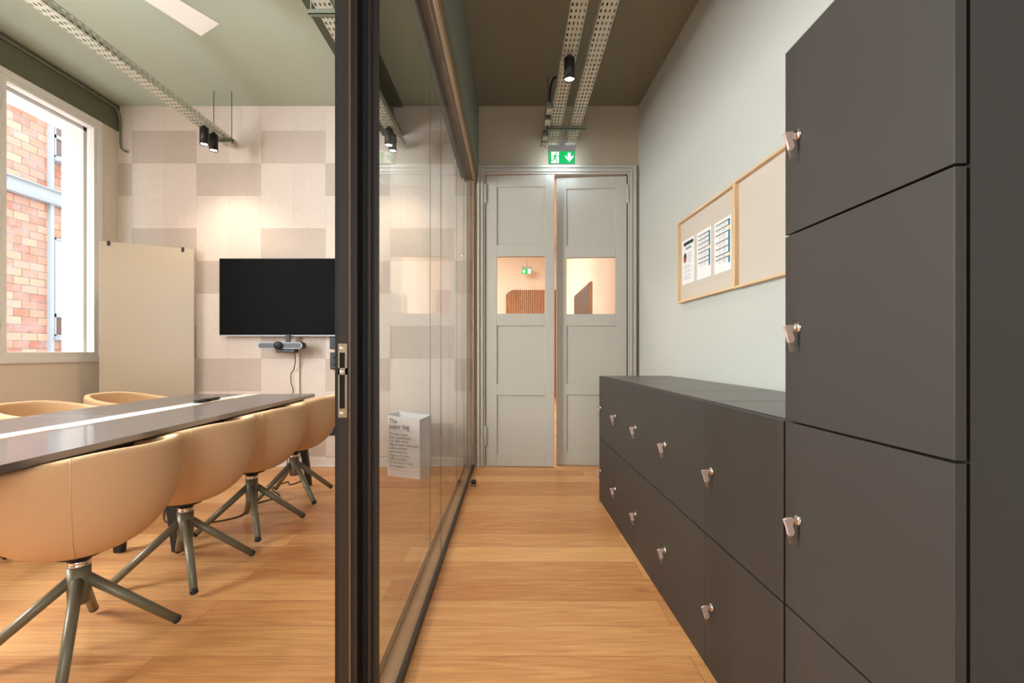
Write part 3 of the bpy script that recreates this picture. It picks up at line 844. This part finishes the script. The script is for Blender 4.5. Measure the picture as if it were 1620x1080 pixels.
b.box(-0.3650, PB, PY + 0.020, PY + 0.026, 0, 2.66, 0)
b.box(-0.3720, -0.3650, PY + 0.020, PY + 0.07, 0, 2.66, 1)
b.build('door_post', [M['black_metal'], M['black_deep'], M['bronze']], t, off)
GX0, GX1 = -0.414, -0.352
b = MB(); b.box(GX0 - 0.014, GX1 + 0.002, PY + 0.03, YF, 0.0, 0.012, 0); b.box(GX1 - 0.010, GX1 + 0.006, PY + 0.03, YF, 0.0, 0.03, 1); b.box(GX0 - 0.02, GX0 - 0.006, PY + 0.07, YF, 0.0, 0.03, 1)
b.build('floor_channel', [M['channel'], M['black_metal']], t, off)
b = MB(); b.box(GX0 - 0.014, GX1 + 0.002, PY + 0.03, YF, 2.648, 2.66, 0); b.box(GX1 - 0.010, GX1 + 0.006, PY + 0.03, YF, 2.625, 2.66, 1); b.box(GX0 - 0.02, GX0 - 0.006, PY + 0.07, YF, 2.625, 2.66, 1)
b.build('head_channel', [M['head'], M['black_metal']], t, off)
for gx in (GX0 - 0.004, GX1 - 0.010):
    MB().box(gx, gx + 0.014, YF - 0.045, YF - 0.001, 0.03, 2.62).build('wall_post', M['channel'], t, off)
joints = [PY + 0.026, 2.44, 3.61, YF - 0.047]
for gx in (GX0, GX1 - 0.008):
    for k in range(3):
        MB().box(gx, gx + 0.008, joints[k] + 0.002, joints[k + 1] - 0.002, 0.0305, 2.6245).build('pane', M['glass'], t, off)
    for k in (1, 2):
        MB().box(gx + 0.003, gx + 0.005, joints[k] - 0.0015, joints[k] + 0.0015, 0.03, 2.626).build('joint_seal', M['seal'], t, off)
# strike plate
sp0, sp1, sz0, sz1 = ux(535.5), ux(549.5), CAMZ - (660 - 558) / 770.0 * PY, CAMZ - (543.5 - 558) / 770.0 * PY
b = MB()
ys0, ys1 = PY - 0.003, PY
H = sz1 - sz0
def zz(f): return sz1 - H * f
fx = (sp1 - sp0)
b.box(sp0, sp1, ys0, ys1, zz(0.12), zz(0.0)); b.box(sp0, sp1, ys0, ys1, zz(0.42), zz(0.33)); b.box(sp0, sp1, ys0, ys1, zz(1.0), zz(0.88))
b.box(sp0, sp0 + fx * 0.16, ys0, ys1, zz(0.88), zz(0.12)); b.box(sp1 - fx * 0.22, sp1, ys0, ys1, zz(0.88), zz(0.12))
plate = b.build('strike_plate', M['brass'], t, off)
plate['label'] = 'nickel strike plate with three screws'
b = MB(); b.box(sp0 + fx * 0.16, sp1 - fx * 0.22, PY - 0.001, PY + 0.0005, zz(0.33), zz(0.12)); b.box(sp0 + fx * 0.16, sp1 - fx * 0.22, PY - 0.001, PY + 0.0005, zz(0.88), zz(0.42))
b.build('latch_hole', M['locker_gap'], plate, off)
for f in (0.06, 0.38, 0.94):
    MB().lathe([(0.0, -0.0015), (0.0045, -0.0012), (0.005, 0.0), (0.005, 0.001)], 14, ((sp0 + sp1) / 2 - fx * 0.05, PY - 0.0035, zz(f)), 'y').build('screw', M['chrome'], plate, off)

# ------------------------------------------------------------------ lockers
def key_set(door, x, z):
    MB().lathe([(0.0, -0.0075), (0.0095, -0.0072), (0.0125, -0.004), (0.0125, 0.001), (0.0, 0.001)], 20, (x, 0, z), 'y').build('lock', M['chrome'], door)
    b = MB()
    b.prism([(-0.036, 0.001), (-0.029, 0.005), (-0.015, 0.006), (-0.012, 0.002), (-0.0155, -0.012), (-0.011, -0.026), (-0.013, -0.033), (-0.019, -0.037), (-0.025, -0.035), (-0.030, -0.015)], 'x', x - 0.004, x + 0.004)
    kc = b.build('key_cover', M['clear'], door, bevel=0.0012)
    b = MB(); b.prism([(-0.0235, -0.036), (-0.0145, -0.033), (-0.0115, -0.052), (-0.0135, -0.057), (-0.020, -0.056), (-0.0215, -0.050)], 'x', x - 0.0012, x + 0.0012)
    b.lathe([(0.0, -0.0014), (0.0017, -0.0014), (0.0017, 0.0014), (0.0, 0.0014)], 10, (x, -0.018, -0.047), 'x', 0)
    o = b.build('key', M['brass'], door)
    MB().box(x - 0.0012, x + 0.0012, -0.030, -0.006, -0.003, 0.003).build('key_shaft', M['brass'], door)
    return o
def shift_key(door, z):
    for ch in [x for x in bpy.data.objects if x.parent == door and x.name.split('.')[0] in ('key_cover', 'key', 'key_shaft')]:
        ch.location.z = z
def make_locker(name, label, loc, rz, W, rows, hrow, group):
    t = thing(name, label, 'locker', loc, rz, group)
    D = 0.50; H = rows * hrow
    b = MB()
    b.box(0.0015, W - 0.0015, 0.024, D, 0.0, 0.018)
    b.box(0.0015, 0.02, 0.024, D, 0.018, H - 0.018); b.box(W - 0.02, W - 0.0015, 0.024, D, 0.018, H - 0.018)
    b.box(0.02, W - 0.02, D - 0.012, D, 0.018, H - 0.018)
    b.build('carcass', M['locker_body'], t)
    MB().box(0.003, W - 0.003, 0.027, D, H - 0.018, H).build('top_panel', M['locker_top'], t, bevel=0.001)
    b = MB(); b.box(0.02, W - 0.02, 0.030, 0.04, 0.018, H - 0.018)
    b.build('dark_inside', M['locker_gap'], t)
    for k in range(rows):
        g = 0.0022
        d = MB().box(g * 0.3, W - g * 0.3, 0.0, 0.018, k * hrow + g, (k + 1) * hrow - g).build('door', M['locker'], t, bevel=0.0008)
        key_set(d, 0.056, (k + 0.5) * hrow)
        shift_key(d, (k + 0.5) * hrow)
    return t
HR = 0.4435
ang = math.atan2(-(3.48 - 1.18), (0.658 - 0.624))
LW = 0.46
order = ['farthest along the row, beside the double door', 'second from the double door', 'middle one of the low row', 'fourth from the double door', 'nearest the tall locker, touching it']
dirv = Vector((math.cos(ang), math.sin(ang)))
for k in range(5):
    p = Vector((0.624, 3.48)) + dirv * (LW * k)
    make_locker('low_locker', 'low charcoal two-door locker, ' + order[k], (p.x, p.y, 0), ang, LW, 2, HR, 'low charcoal lockers')
make_locker('tall_locker', 'tall charcoal four-door locker standing at the near end of the low row', (0.66, 1.176, 0), R(-90), 0.451, 4, HR, 'tall lockers')

# ------------------------------------------------------------------ notice boards and papers
ra = math.atan2(-1, WS)
def wall_pt(y, z, d=0.0):
    n = Vector((-1, -WS)).normalized()
    return (xr(y) + n.x * d, y + n.y * d, z)
def notice_board(label, y0, L_, z0, H_):
    t = thing('notice_board', label, 'notice board', wall_pt(y0, z0), ra, 'oak framed notice boards')
    d = 0.034; s = 0.012
    MB().box(0.002, L_ - 0.002, -0.010, -0.001, 0.002, H_ - 0.002).build('linen_panel', M['linen'], t)
    MB().box(0, L_, -d, 0, 0, s).build('rail', M['oakedge'], t, bevel=0.001)
    MB().box(0, L_, -d, 0, H_ - s, H_).build('rail', M['oakedge'], t, bevel=0.001)
    MB().box(0, s, -d, 0, s, H_ - s).build('stile', M['oakedge_v'], t, bevel=0.001)
    MB().box(L_ - s, L_, -d, 0, s, H_ - s).build('stile', M['oakedge_v'], t, bevel=0.001)
notice_board('oak framed linen notice board nearer the door, with three papers pinned on', 3.43, 0.818, 1.397, 0.566)
notice_board('oak framed empty linen notice board partly behind the tall locker', 2.611, 0.818, 1.394, 0.575)
def paper_sheet(label, y0, z0, W=0.21, H=0.302):
    t = thing('paper_sheet', label, 'paper', wall_pt(y0, z0, 0.0105), ra, 'papers on the notice board')
    MB().box(0, W, -0.0008, 0, 0, H).build('sheet', M['paper'], t)
    return t
def strips(t, name, rects, mt):
    b = MB()
    for (x0, x1, z0, z1) in rects: b.quad([(x0, -0.0014, z0), (x1, -0.0014, z0), (x1, -0.0014, z1), (x0, -0.0014, z1)])
    return b.build(name, mt, t, recalc=False)
random.seed(3)
t = paper_sheet('white paper with dark header bar and round photo, nearest the door', 3.397, 1.520)
strips(t, 'header_bar', [(0.03, 0.195, 0.262, 0.285)], M['navy']); strips(t, 'header_line', [(0.06, 0.17, 0.2705, 0.2745)], M['teal'])
text_mesh('title', 'Routine', 0.030, M['ink_dark'], t, (0.065, -0.0014, 0.232), bold=0.0004)
b = MB(); b.quad([(0.055 + 0.027 * math.cos(a), -0.0014, 0.180 + 0.034 * math.sin(a)) for a in [i * PI / 12 for i in range(24)]]); b.build('portrait', M['photo_dark'], t, recalc=False)
b = MB(); b.quad([(0.06 + 0.016 * math.cos(a), -0.0017, 0.168 + 0.018 * math.sin(a)) for a in [i * PI / 12 for i in range(24)]]); b.build('portrait_shirt', M['photo_red'], t, recalc=False)
rr = [(0.10, 0.10 + random.uniform(0.05, 0.085), 0.205 - 0.009 * i, 0.2085 - 0.009 * i) for i in range(8)]
rr += [(0.03, 0.03 + random.uniform(0.09, 0.15), 0.125 - 0.0095 * i, 0.1285 - 0.0095 * i) for i in range(11) if i not in (3, 6)]
strips(t, 'text_lines', rr, M['ink'])
def table_paper(label, y0, z0, bars, yellow):
    t = paper_sheet(label, y0, z0)
    strips(t, 'row_bar', [(0.018, 0.195, z - 0.003, z + 0.003) for z in bars], M['ink_dark'])
    ends = bars[1:] + [bars[-1] - 0.036]
    rt = []; ry = []; rg = []
    for i, (a, c) in enumerate(zip(bars, ends)):
        (ry if i in yellow else rt).append((0.175, 0.197, c, a))
        z = a - 0.010
        while z > c + 0.006:
            rg.append((0.022, 0.034, z, z + 0.003)) if random.random() < 0.6 else None
            rg.append((0.055, 0.055 + random.uniform(0.02, 0.04), z, z + 0.003))
            rg.append((0.105, 0.105 + random.uniform(0.03, 0.06), z, z + 0.003))
            z -= 0.0075
    strips(t, 'teal_column', rt, M['teal']); strips(t, 'yellow_cell', ry, M['yellow']); strips(t, 'text_lines', rg, M['ink'])
table_paper('white paper printed with a timetable, the middle of three papers', 3.146, 1.517, [0.277, 0.250, 0.222, 0.192, 0.167, 0.130, 0.104], (3,))
table_paper('white paper printed with a timetable, next to the oak divider', 2.894, 1.513, [0.283, 0.252, 0.222, 0.178, 0.140, 0.102, 0.078], (1, 5))

# ------------------------------------------------------------------ meeting table
TZ = 0.74
A = Vector((-1.497, 3.68)); td = Vector((-0.036, 1.0)).normalized(); tn = Vector((-td.y, td.x))   # tn points to the window side
rt_ = math.atan2(td.y, td.x) - PI / 2
t = thing('meeting_table', 'long anthracite meeting table with white centre strip and black legs', 'table', (A.x + tn.x * 0.465, A.y, 0), rt_)
# local frame: x to the corridor side, y towards the end wall
TW = 0.93; TL = 2.56
for (y0, y1) in ((-1.277, 0.0), (-TL, -1.28)):
    for (x0, x1) in ((-TW / 2, -0.055), (0.055, TW / 2)):
        MB().box(x0, x1, y0, y1, TZ - 0.024, TZ).build('tabletop', M['tabletop'], t, bevel=0.0015)
b = MB(); b.box(-0.054, 0.054, -TL, -1.9, TZ - 0.024, TZ); b.box(-0.054, 0.054, -1.895, -0.62, TZ - 0.024, TZ); b.box(-0.054, 0.054, -0.615, -0.0, TZ - 0.024, TZ)
b.build('centre_strip', M['strip'], t, bevel=0.001)
b = MB(); b.box(0.040, 0.052, -2.30, -1.69, TZ - 0.001, TZ + 0.0012); b.box(0.040, 0.052, -0.73, -0.36, TZ - 0.001, TZ + 0.0012)
b.build('strip_slot', M['slat'], t)
b = MB()
for x in (-0.34, 0.34): b.box(x - 0.02, x + 0.02, -TL + 0.15, -0.15, TZ - 0.075, TZ - 0.024)
b.box(-0.09, 0.09, -TL + 0.3, -0.3, TZ - 0.12, TZ - 0.112); b.box(-0.09, -0.086, -TL + 0.3, -0.3, TZ - 0.112, TZ - 0.024); b.box(0.086, 0.09, -TL + 0.3, -0.3, TZ - 0.112, TZ - 0.024)
b.build('underframe', M['black_metal'], t)
for y, ybot, xtop, xbot, wt, wb in ((-0.07, 0.17, 0.36, 0.36, 0.034, 0.019), (-1.12, -1.105, 0.11, 0.15, 0.055, 0.021), (-TL + 0.07, -TL - 0.17, 0.36, 0.36, 0.034, 0.019)):
    MB().box(-0.40, 0.40, y - 0.025, y + 0.025, TZ - 0.075, TZ - 0.026).build('leg_rail', M['black_metal'], t)
    for sx in (-1, 1):
        xt, xb = sx * xtop, sx * xbot
        b = MB()
        b.hull8([(xb - wb, ybot - wb, 0), (xb + wb, ybot - wb, 0), (xb + wb, ybot + wb, 0), (xb - wb, ybot + wb, 0)],
                [(xt - wt, y - 0.03, TZ - 0.07), (xt + wt, y - 0.03, TZ - 0.07), (xt + wt, y + 0.03, TZ - 0.07), (xt - wt, y + 0.03, TZ - 0.07)])
        b.build('leg', M['plastic_black'], t, bevel=0.006)

# flat black device on the centre strip
t = thing('remote_control', 'flat black oval device with narrow handle lying on the white centre strip', 'device', (-1.955, 3.11, TZ), R(4))
prof = [(0.030 * math.cos(a), -0.075 + 0.078 * math.sin(a)) for a in [i * PI / 12 + PI for i in range(13)]]
prof = [(-0.030 * math.cos(a), -0.055 + 0.06 * math.sin(a)) for a in [PI + i * PI / 12 for i in range(13)]] + [(-0.026, 0.02), (-0.012, 0.05), (-0.012, 0.15), (0.012, 0.15), (0.012, 0.05), (0.026, 0.02)][::-1]
b = MB(); b.prism([(-p[0], p[1]) for p in prof], 'z', 0.0005, 0.016); b.build('body', M['plastic_black'], t, bevel=0.004)
b = MB(); b.box(-0.006, 0.006, 0.07, 0.13, 0.016, 0.0172); b.build('button_strip', M['plastic_grey'], t)

# ------------------------------------------------------------------ chairs
def make_chair():
    t = thing('swivel_chair', '', 'chair')
    RO, ZCN, ZB = 0.303, 0.675, 0.345
    HB = ZCN - ZB
    e = 2.35
    def P(u):
        if u <= 1:
            ph = u * PI / 2
            return RO * math.sin(ph) ** (2 / e), ZCN - HB * max(0, math.cos(ph)) ** (2 / e)
        return RO + (u - 1) * 0.01, ZCN + (u - 1) * 0.25
    def sstep(a, b_, x):
        q = min(1, max(0, (x - a) / (b_ - a))); return q * q * (3 - 2 * q)
    def rim(deg):
        d = abs(deg)
        return 0.722 - 0.060 * sstep(25, 118, d) - 0.19 * sstep(118, 160, d)
    N = 64; KO = 14; KI = 8
    rows = []
    for i in range(N):
        deg = -180 + 360.0 * i / N
        h = rim(deg); a = R(deg)
        if h >= ZCN: uh = 1 + (h - ZCN) / 0.25
        else: uh = math.acos(min(1, ((ZCN - h) / HB)) ** (e / 2)) / (PI / 2)
        pts = []
        for k in range(KO + 1):
            u = 0.06 + (uh - 0.06) * k / KO
            pts.append(P(u))
        ro, zo = pts[-1]
        th = 0.042
        pts += [(ro - 0.004, zo + 0.010), (ro - 0.014, zo + 0.017), (ro - 0.028, zo + 0.017), (ro - 0.038, zo + 0.010), (ro - th, zo)]
        for k in range(1, KI + 1):
            z = zo + (0.452 - zo) * k / KI
            z = min(z, zo)
            q = max(0.0, (ZCN - z) / HB)
            rr_ = RO * (1 - min(1, q) ** e) ** (1 / e) if z < ZCN else RO
            pts.append((max(0.12, min(rr_, ro) - th - 0.0), z))
        rows.append([(r_ * math.cos(a), r_ * math.sin(a), z) for r_, z in pts])
    b = MB(); K = len(rows[0])
    v = [p for rw in rows for p in rw]
    f = []
    for i in range(N):
        j = (i + 1) % N
        for k in range(K - 1): f.append((i * K + k, j * K + k, j * K + k + 1, i * K + k + 1))
    b.add(v, f, 0, True)
    b.f.append(tuple(i * K for i in range(N))[::-1]); b.mi.append(0); b.sm.append(True)
    b.f.append(tuple(i * K + K - 1 for i in range(N))); b.mi.append(0); b.sm.append(True)
    sh = b.build('shell', M['fabric'], t)
    md = sh.modifiers.new('smooth', 'SUBSURF'); md.levels = 1; md.render_levels = 1
    for deg in (-52, 52):
        h = rim(deg); a = R(deg)
        uh = 1 + (h - ZCN) / 0.25 if h >= ZCN else math.acos(((ZCN - h) / HB) ** (e / 2)) / (PI / 2)
        pts = []
        for k in range(15):
            r_, z = P(0.18 + (uh - 0.18) * k / 14)
            pts.append(((r_ - 0.0007) * math.cos(a), (r_ - 0.0007) * math.sin(a), z))
        pts += [((r_ - 0.012) * math.cos(a), (r_ - 0.012) * math.sin(a), z + 0.0165)]
        MB().tube(pts, 0.0018, 6).build('seam', M['seam'], sh)
    MB().lathe([(0.0, 0.44), (0.19, 0.44), (0.225, 0.45), (0.235, 0.468), (0.225, 0.484), (0.19, 0.494), (0.0, 0.498)], 40).build('seat_cushion', M['fabric'], t)
    b = MB().lathe([(0.0, 0.370), (0.075, 0.36), (0.07, 0.340), (0.036, 0.334), (0.034, 0.320), (0.0, 0.318)], 28); b.build('swivel_mount', M['plastic_black'], t)
    b = MB().lathe([(0.0, 0.322), (0.031, 0.322), (0.033, 0.318), (0.033, 0.312), (0.030, 0.310), (0.033, 0.308), (0.033, 0.300), (0.0, 0.299)], 28); b.build('chrome_ring', M['chrome'], t)
    b = MB().lathe([(0.0, 0.299), (0.034, 0.299), (0.034, 0.22), (0.032, 0.175), (0.029, 0.168), (0.0, 0.168)], 28)
    hub = b.build('hub', M['chair_metal'], t)
    for k in range(4):
        a = k * PI / 2
        d = Vector((math.cos(a), math.sin(a), 0))
        p0 = d * 0.012 + Vector((0, 0, 0.262)); p1 = d * 0.285 + Vector((0, 0, 0.025))
        lg = MB().tube([p0, p0.lerp(p1, 0.5), p1], [0.0185, 0.0175, 0.016], 16).build('leg', M['chair_metal'], t)
        dr = (p1 - p0).normalized()
        MB().tube([p1 - dr * 0.006, p1 + dr * 0.005, p1 + dr * 0.010], [0.0168, 0.0168, 0.011], 16).build('foot_cap', M['plastic_black'], lg)
    return t
chair0 = make_chair()
ch_spec = [((-1.555, 2.91), 0, 34, 'beige tub swivel chair on corridor side of table, third from the viewpoint'),
           ((-1.53, 1.72), 0, 33, 'beige tub swivel chair on corridor side of table, nearest the viewpoint'),
           ((-1.55, 2.31), 0, 40, 'beige tub swivel chair on corridor side of table, second from the viewpoint'),
           ((-1.575, 3.52), 0, 50, 'beige tub swivel chair on corridor side of table, closest to the glass partition post'),
           ((-2.94, 3.80), 180, 15, 'beige tub swivel chair on window side of table, closest to the glass board'),
           ((-2.87, 3.06), 180, 40, 'beige tub swivel chair on window side of table, below the window'),
           ((-2.80, 2.32), 180, 25, 'beige tub swivel chair on window side of table, cut by the picture edge'),
           ((-2.78, 1.62), 180, 30, 'beige tub swivel chair on window side of table, nearest the viewpoint')]
for i, (p, fz, br_, lab) in enumerate(ch_spec):
    o = chair0 if i == 0 else dup(chair0)
    o.location = (p[0], p[1], 0)
    o.rotation_euler = (0, 0, R(fz + (3 if fz else 0)))
    o['label'] = lab; o['group'] = 'swivel chairs around the table'
    for c in [x for x in bpy.data.objects if x.parent == o]:
        if c.name.split('.')[0] in ('leg', 'hub'):
            c.rotation_euler = (0, 0, R(br_ - fz))

# ------------------------------------------------------------------ screen, video bar and wall things
t = thing('television', 'large black flat screen television mounted on the woven tile wall', 'television', (-2.04, 4.43, 1.204))
MB().box(-0.615, 0.615, -0.018, 0.012, 0, 0.703).build('casing', M['plastic_black'], t, bevel=0.004)
MB().box(-0.609, 0.609, -0.0195, -0.018, 0.010, 0.697).build('screen', M['screen'], t)
MB().box(-0.615, 0.615, -0.020, -0.017, -0.003, 0.008).build('lower_trim', M['plastic_light'], t)
MB().box(-0.30, 0.30, 0.012, 0.06, 0.15, 0.55).build('wall_mount', M['plastic_black'], t)

t = thing('video_bar', 'grey video conference bar with round black camera under the television', 'camera', (-2.055, 4.34, 1.115))
def pill(b, L_, h_, y0, y1, mi=0):
    pts = [(L_ / 2 - h_ / 2 + h_ / 2 * math.cos(a), h_ / 2 * math.sin(a)) for a in [-PI / 2 + i * PI / 10 for i in range(11)]]
    pts += [(-L_ / 2 + h_ / 2 + h_ / 2 * math.cos(a), h_ / 2 * math.sin(a)) for a in [PI / 2 + i * PI / 10 for i in range(11)]]
    b.prism(pts, 'y', y0, y1, mi)
b = MB(); pill(b, 0.40, 0.060, -0.03, 0.06); b.build('housing', M['plastic_black'], t, bevel=0.006)
b = MB(); pill(b, 0.396, 0.058, -0.033, -0.03); b.build('front_rim', M['plastic_light'], t)
b = MB(); pill(b, 0.376, 0.044, -0.036, -0.033); b.build('speaker_grille', M['plastic_grey'], t)
MB().lathe([(0.0, -0.062), (0.030, -0.062), (0.036, -0.055), (0.036, -0.03), (0.0, -0.03)], 28, (-0.010, 0, 0), 'y').build('camera_barrel', M['plastic_black'], t)
MB().lathe([(0.0, -0.068), (0.016, -0.066), (0.022, -0.062), (0.0, -0.061)], 24, (-0.010, 0, 0), 'y').build('lens', M['lens'], t)
b = MB(); b.box(-0.04, 0.125, -0.02, 0.06, -0.062, -0.030); b.box(0.02, 0.06, 0.03, 0.05, 0.028, 0.10); b.build('bracket', M['plastic_black'], t, bevel=0.004)
MB().box(-0.05, 0.02, 0.06, 0.15, -0.060, -0.045).build('wall_arm', M['plastic_black'], t)

o = MB().box(-1.995, -1.955, YF - 0.022, YF, 0.093, 1.21).build('cable_trunking', M['wall_cream'], bevel=0.002)
tag(o, 'cream cable trunking running down the woven wall below the television', 'cable trunking')
b = MB(); b.tube(smooth([(-1.965, 4.40, 1.06), (-1.968, 4.42, 0.98), (-1.99, 4.44, 0.90), (-2.02, 4.45, 0.86), (-2.02, 4.45, 0.78), (-2.00, 4.45, 0.70), (-2.03, 4.44, 0.60), (-2.06, 4.42, 0.45), (-2.03, 4.40, 0.2), (-1.98, 4.3, 0.006), (-1.85, 4.15, 0.006)]), 0.004, 8)
tag(b.build('cable', M['cable']), 'thin black cable hanging from the video bar down the wall', 'cable')
b = MB(); b.tube(smooth([(-2.35, 3.3, 0.005), (-2.15, 3.02, 0.005), (-1.95, 2.97, 0.005), (-1.75, 3.1, 0.005), (-1.78, 3.35, 0.005), (-1.70, 3.55, 0.005), (-1.85, 3.75, 0.005), (-1.82, 3.95, 0.005), (-1.76, 3.86, 0.005), (-1.72, 3.97, 0.005)]), 0.0045, 8)
tag(b.build('cable', M['cable']), 'black cable curling on the floor under the far chairs', 'cable')
b = MB()
t = thing('power_strip', 'black power strip box on the wall beside the television, lower of two', 'power strip', (-1.62, YF, 0.90), 0, 'black boxes beside the post')
MB().box(-0.045, 0.075, -0.04, 0, 0, 0.155).build('body', M['plastic_black'], t, bevel=0.006)
b = MB()
for z in (0.045, 0.11): b.lathe([(0.0, -0.0415), (0.012, -0.0415), (0.012, -0.039), (0.0, -0.039)], 16, (0, 0, z), 'y')
b.build('outlet', M['locker_gap'], t)
t = thing('power_strip', 'black box directly under the television corner, upper of two', 'power strip', (-1.62, YF, 1.085), 0, 'black boxes beside the post')
MB().box(-0.045, 0.075, -0.05, 0, 0, 0.115).build('body', M['plastic_black'], t, bevel=0.006)
t = thing('wall_socket', 'black wall socket low on the woven wall behind the chairs', 'socket', (-1.665, YF, 0.29))
MB().box(-0.042, 0.042, -0.012, 0, 0, 0.084).build('plate', M['plastic_black'], t, bevel=0.003)
MB().lathe([(0.0, -0.0125), (0.018, -0.0125), (0.021, -0.0145), (0.023, -0.0125), (0.023, -0.011), (0.0, -0.011)], 22, (0, 0, 0.042), 'y').build('outlet', M['plastic_grey'], t)

# beige glass board standing across the corner
bl = Vector((-3.46, 4.08)); brr = Vector((-2.874, 4.40))
ba = math.atan2(brr.y - bl.y, brr.x - bl.x); BW = (brr - bl).length
t = thing('glass_board', 'tall beige glass writing board standing across the corner by the window', 'writing board', (bl.x, bl.y, 0), ba)
MB().box(0, BW, 0, 0.008, 0.05, 1.988).build('glass_sheet', M['board'], t, bevel=0.0015)
for x in (0.062, BW - 0.085):
    b = MB(); b.box(x - 0.010, x + 0.010, -0.008, 0.03, 1.955, 1.994); b.build('top_clip', M['plastic_black'], t, bevel=0.003)
    b = MB(); b.box(x - 0.010, x + 0.010, 0.010, 0.030, 0.0, 1.955); b.box(x - 0.02, x + 0.02, -0.05, 0.05, 0.0, 0.015); b.box(x - 0.012, x + 0.012, -0.008, 0.03, 0.03, 0.055)
    b.build('stand_post', M['rail'], t)

# ------------------------------------------------------------------ paper bag
t = thing('paper_bag', 'white printed paper bag standing on the floor behind the glass', 'bag', (-1.067, 4.17, 0), math.atan2(-0.13, 0.304))
BWd, BD, BH = 0.331, 0.165, 0.52
b = MB()
def wallq(p0, p1, z0, z1, th):
    pass
th = 0.0012
lift = 0.0
top = [(0.004, -0.002, BH), (BWd - 0.012, 0.006, BH - 0.028), (BWd, BD, BH - 0.004), (0.0, BD - 0.008, BH + 0.012)]
bot = [(0, 0, 0), (BWd, 0, 0), (BWd, BD, 0), (0, BD, 0)]
nseg = 7
def edge(i, f, z):
    p = Vector(bot[i]).lerp(Vector(top[i]), z); q = Vector(bot[(i + 1) % 4]).lerp(Vector(top[(i + 1) % 4]), z)
    v_ = p.lerp(q, f)
    return v_
for i in range(4):
    n_ = nseg; mz = 8
    o_ = len(b.v)
    nrm = [Vector((0, -1, 0)), Vector((1, 0, 0)), Vector((0, 1, 0)), Vector((-1, 0, 0))][i]
    for jz in range(mz + 1):
        for k in range(n_ + 1):
            p = edge(i, k / n_, jz / mz)
            bulge = 0.006 * math.sin(PI * k / n_) * math.sin(PI * jz / mz) * (1 if i in (0, 2) else -2.0) * (0.4 if i == 0 else 1)
            if i == 0: bulge = 0.0
            p = p + nrm * bulge
            b.v.append(tuple(p))
    for jz in range(mz):
        for k in range(n_):
            a0 = o_ + jz * (n_ + 1) + k
            b.f.append((a0, a0 + 1, a0 + n_ + 2, a0 + n_ + 1)); b.mi.append(0); b.sm.append(False)
b.quad([(0, 0, 0.002), (BWd, 0, 0.002), (BWd, BD, 0.002), (0, BD, 0.002)])
o = b.build('bag_body', M['bag'], t, recalc=False)
md = o.modifiers.new('thick', 'SOLIDIFY'); md.thickness = 0.0012; md.offset = 0
tx = 0.022
def bag_text(name, s, size, z, bold=0.0):
    y = -0.0014 - 0.002 * z / BH
    text_mesh(name, s, size, M['ink_dark'], t, (tx, y, z), bold=bold, sx=0.92)
bag_text('title', 'The', 0.056, 0.452, 0.0005)
bag_text('title', 'paper bag', 0.056, 0.408, 0.0005)
MB().box(tx, BWd - 0.03, -0.0032, -0.0024, 0.3915, 0.3925).build('rule', M['ink_dark'], t)
for k, s in enumerate(('This bag is made', 'from recycled paper.', 'It is 100% natural.', '98g/m2 double layer paper,', 'white kraft lined', 'with brown in it.', 'Capacity: 35 litres.', '100% Ecological.', 'Do not throw it away,', 'use it instead.')):
    bag_text('small_print', s, 0.030, 0.352 - 0.0302 * k)
MB().box(tx, BWd - 0.02, -0.0024, -0.0012, 0.058, 0.0588).build('rule', M['ink_dark'], t)

# ------------------------------------------------------------------ door stop
t = thing('door_stop', 'small dark metal door stop on the floor beside the glass partition', 'door stop', (-0.302, 3.84, 0))
MB().lathe([(0.0, 0.0), (0.021, 0.0), (0.021, 0.006), (0.014, 0.010), (0.013, 0.022), (0.0, 0.022)], 20).build('base', M['bronze'], t)
MB().lathe([(0.0, 0.020), (0.018, 0.020), (0.021, 0.026), (0.021, 0.042), (0.017, 0.048), (0.0, 0.050)], 20).build('buffer', M['black_metal'], t)
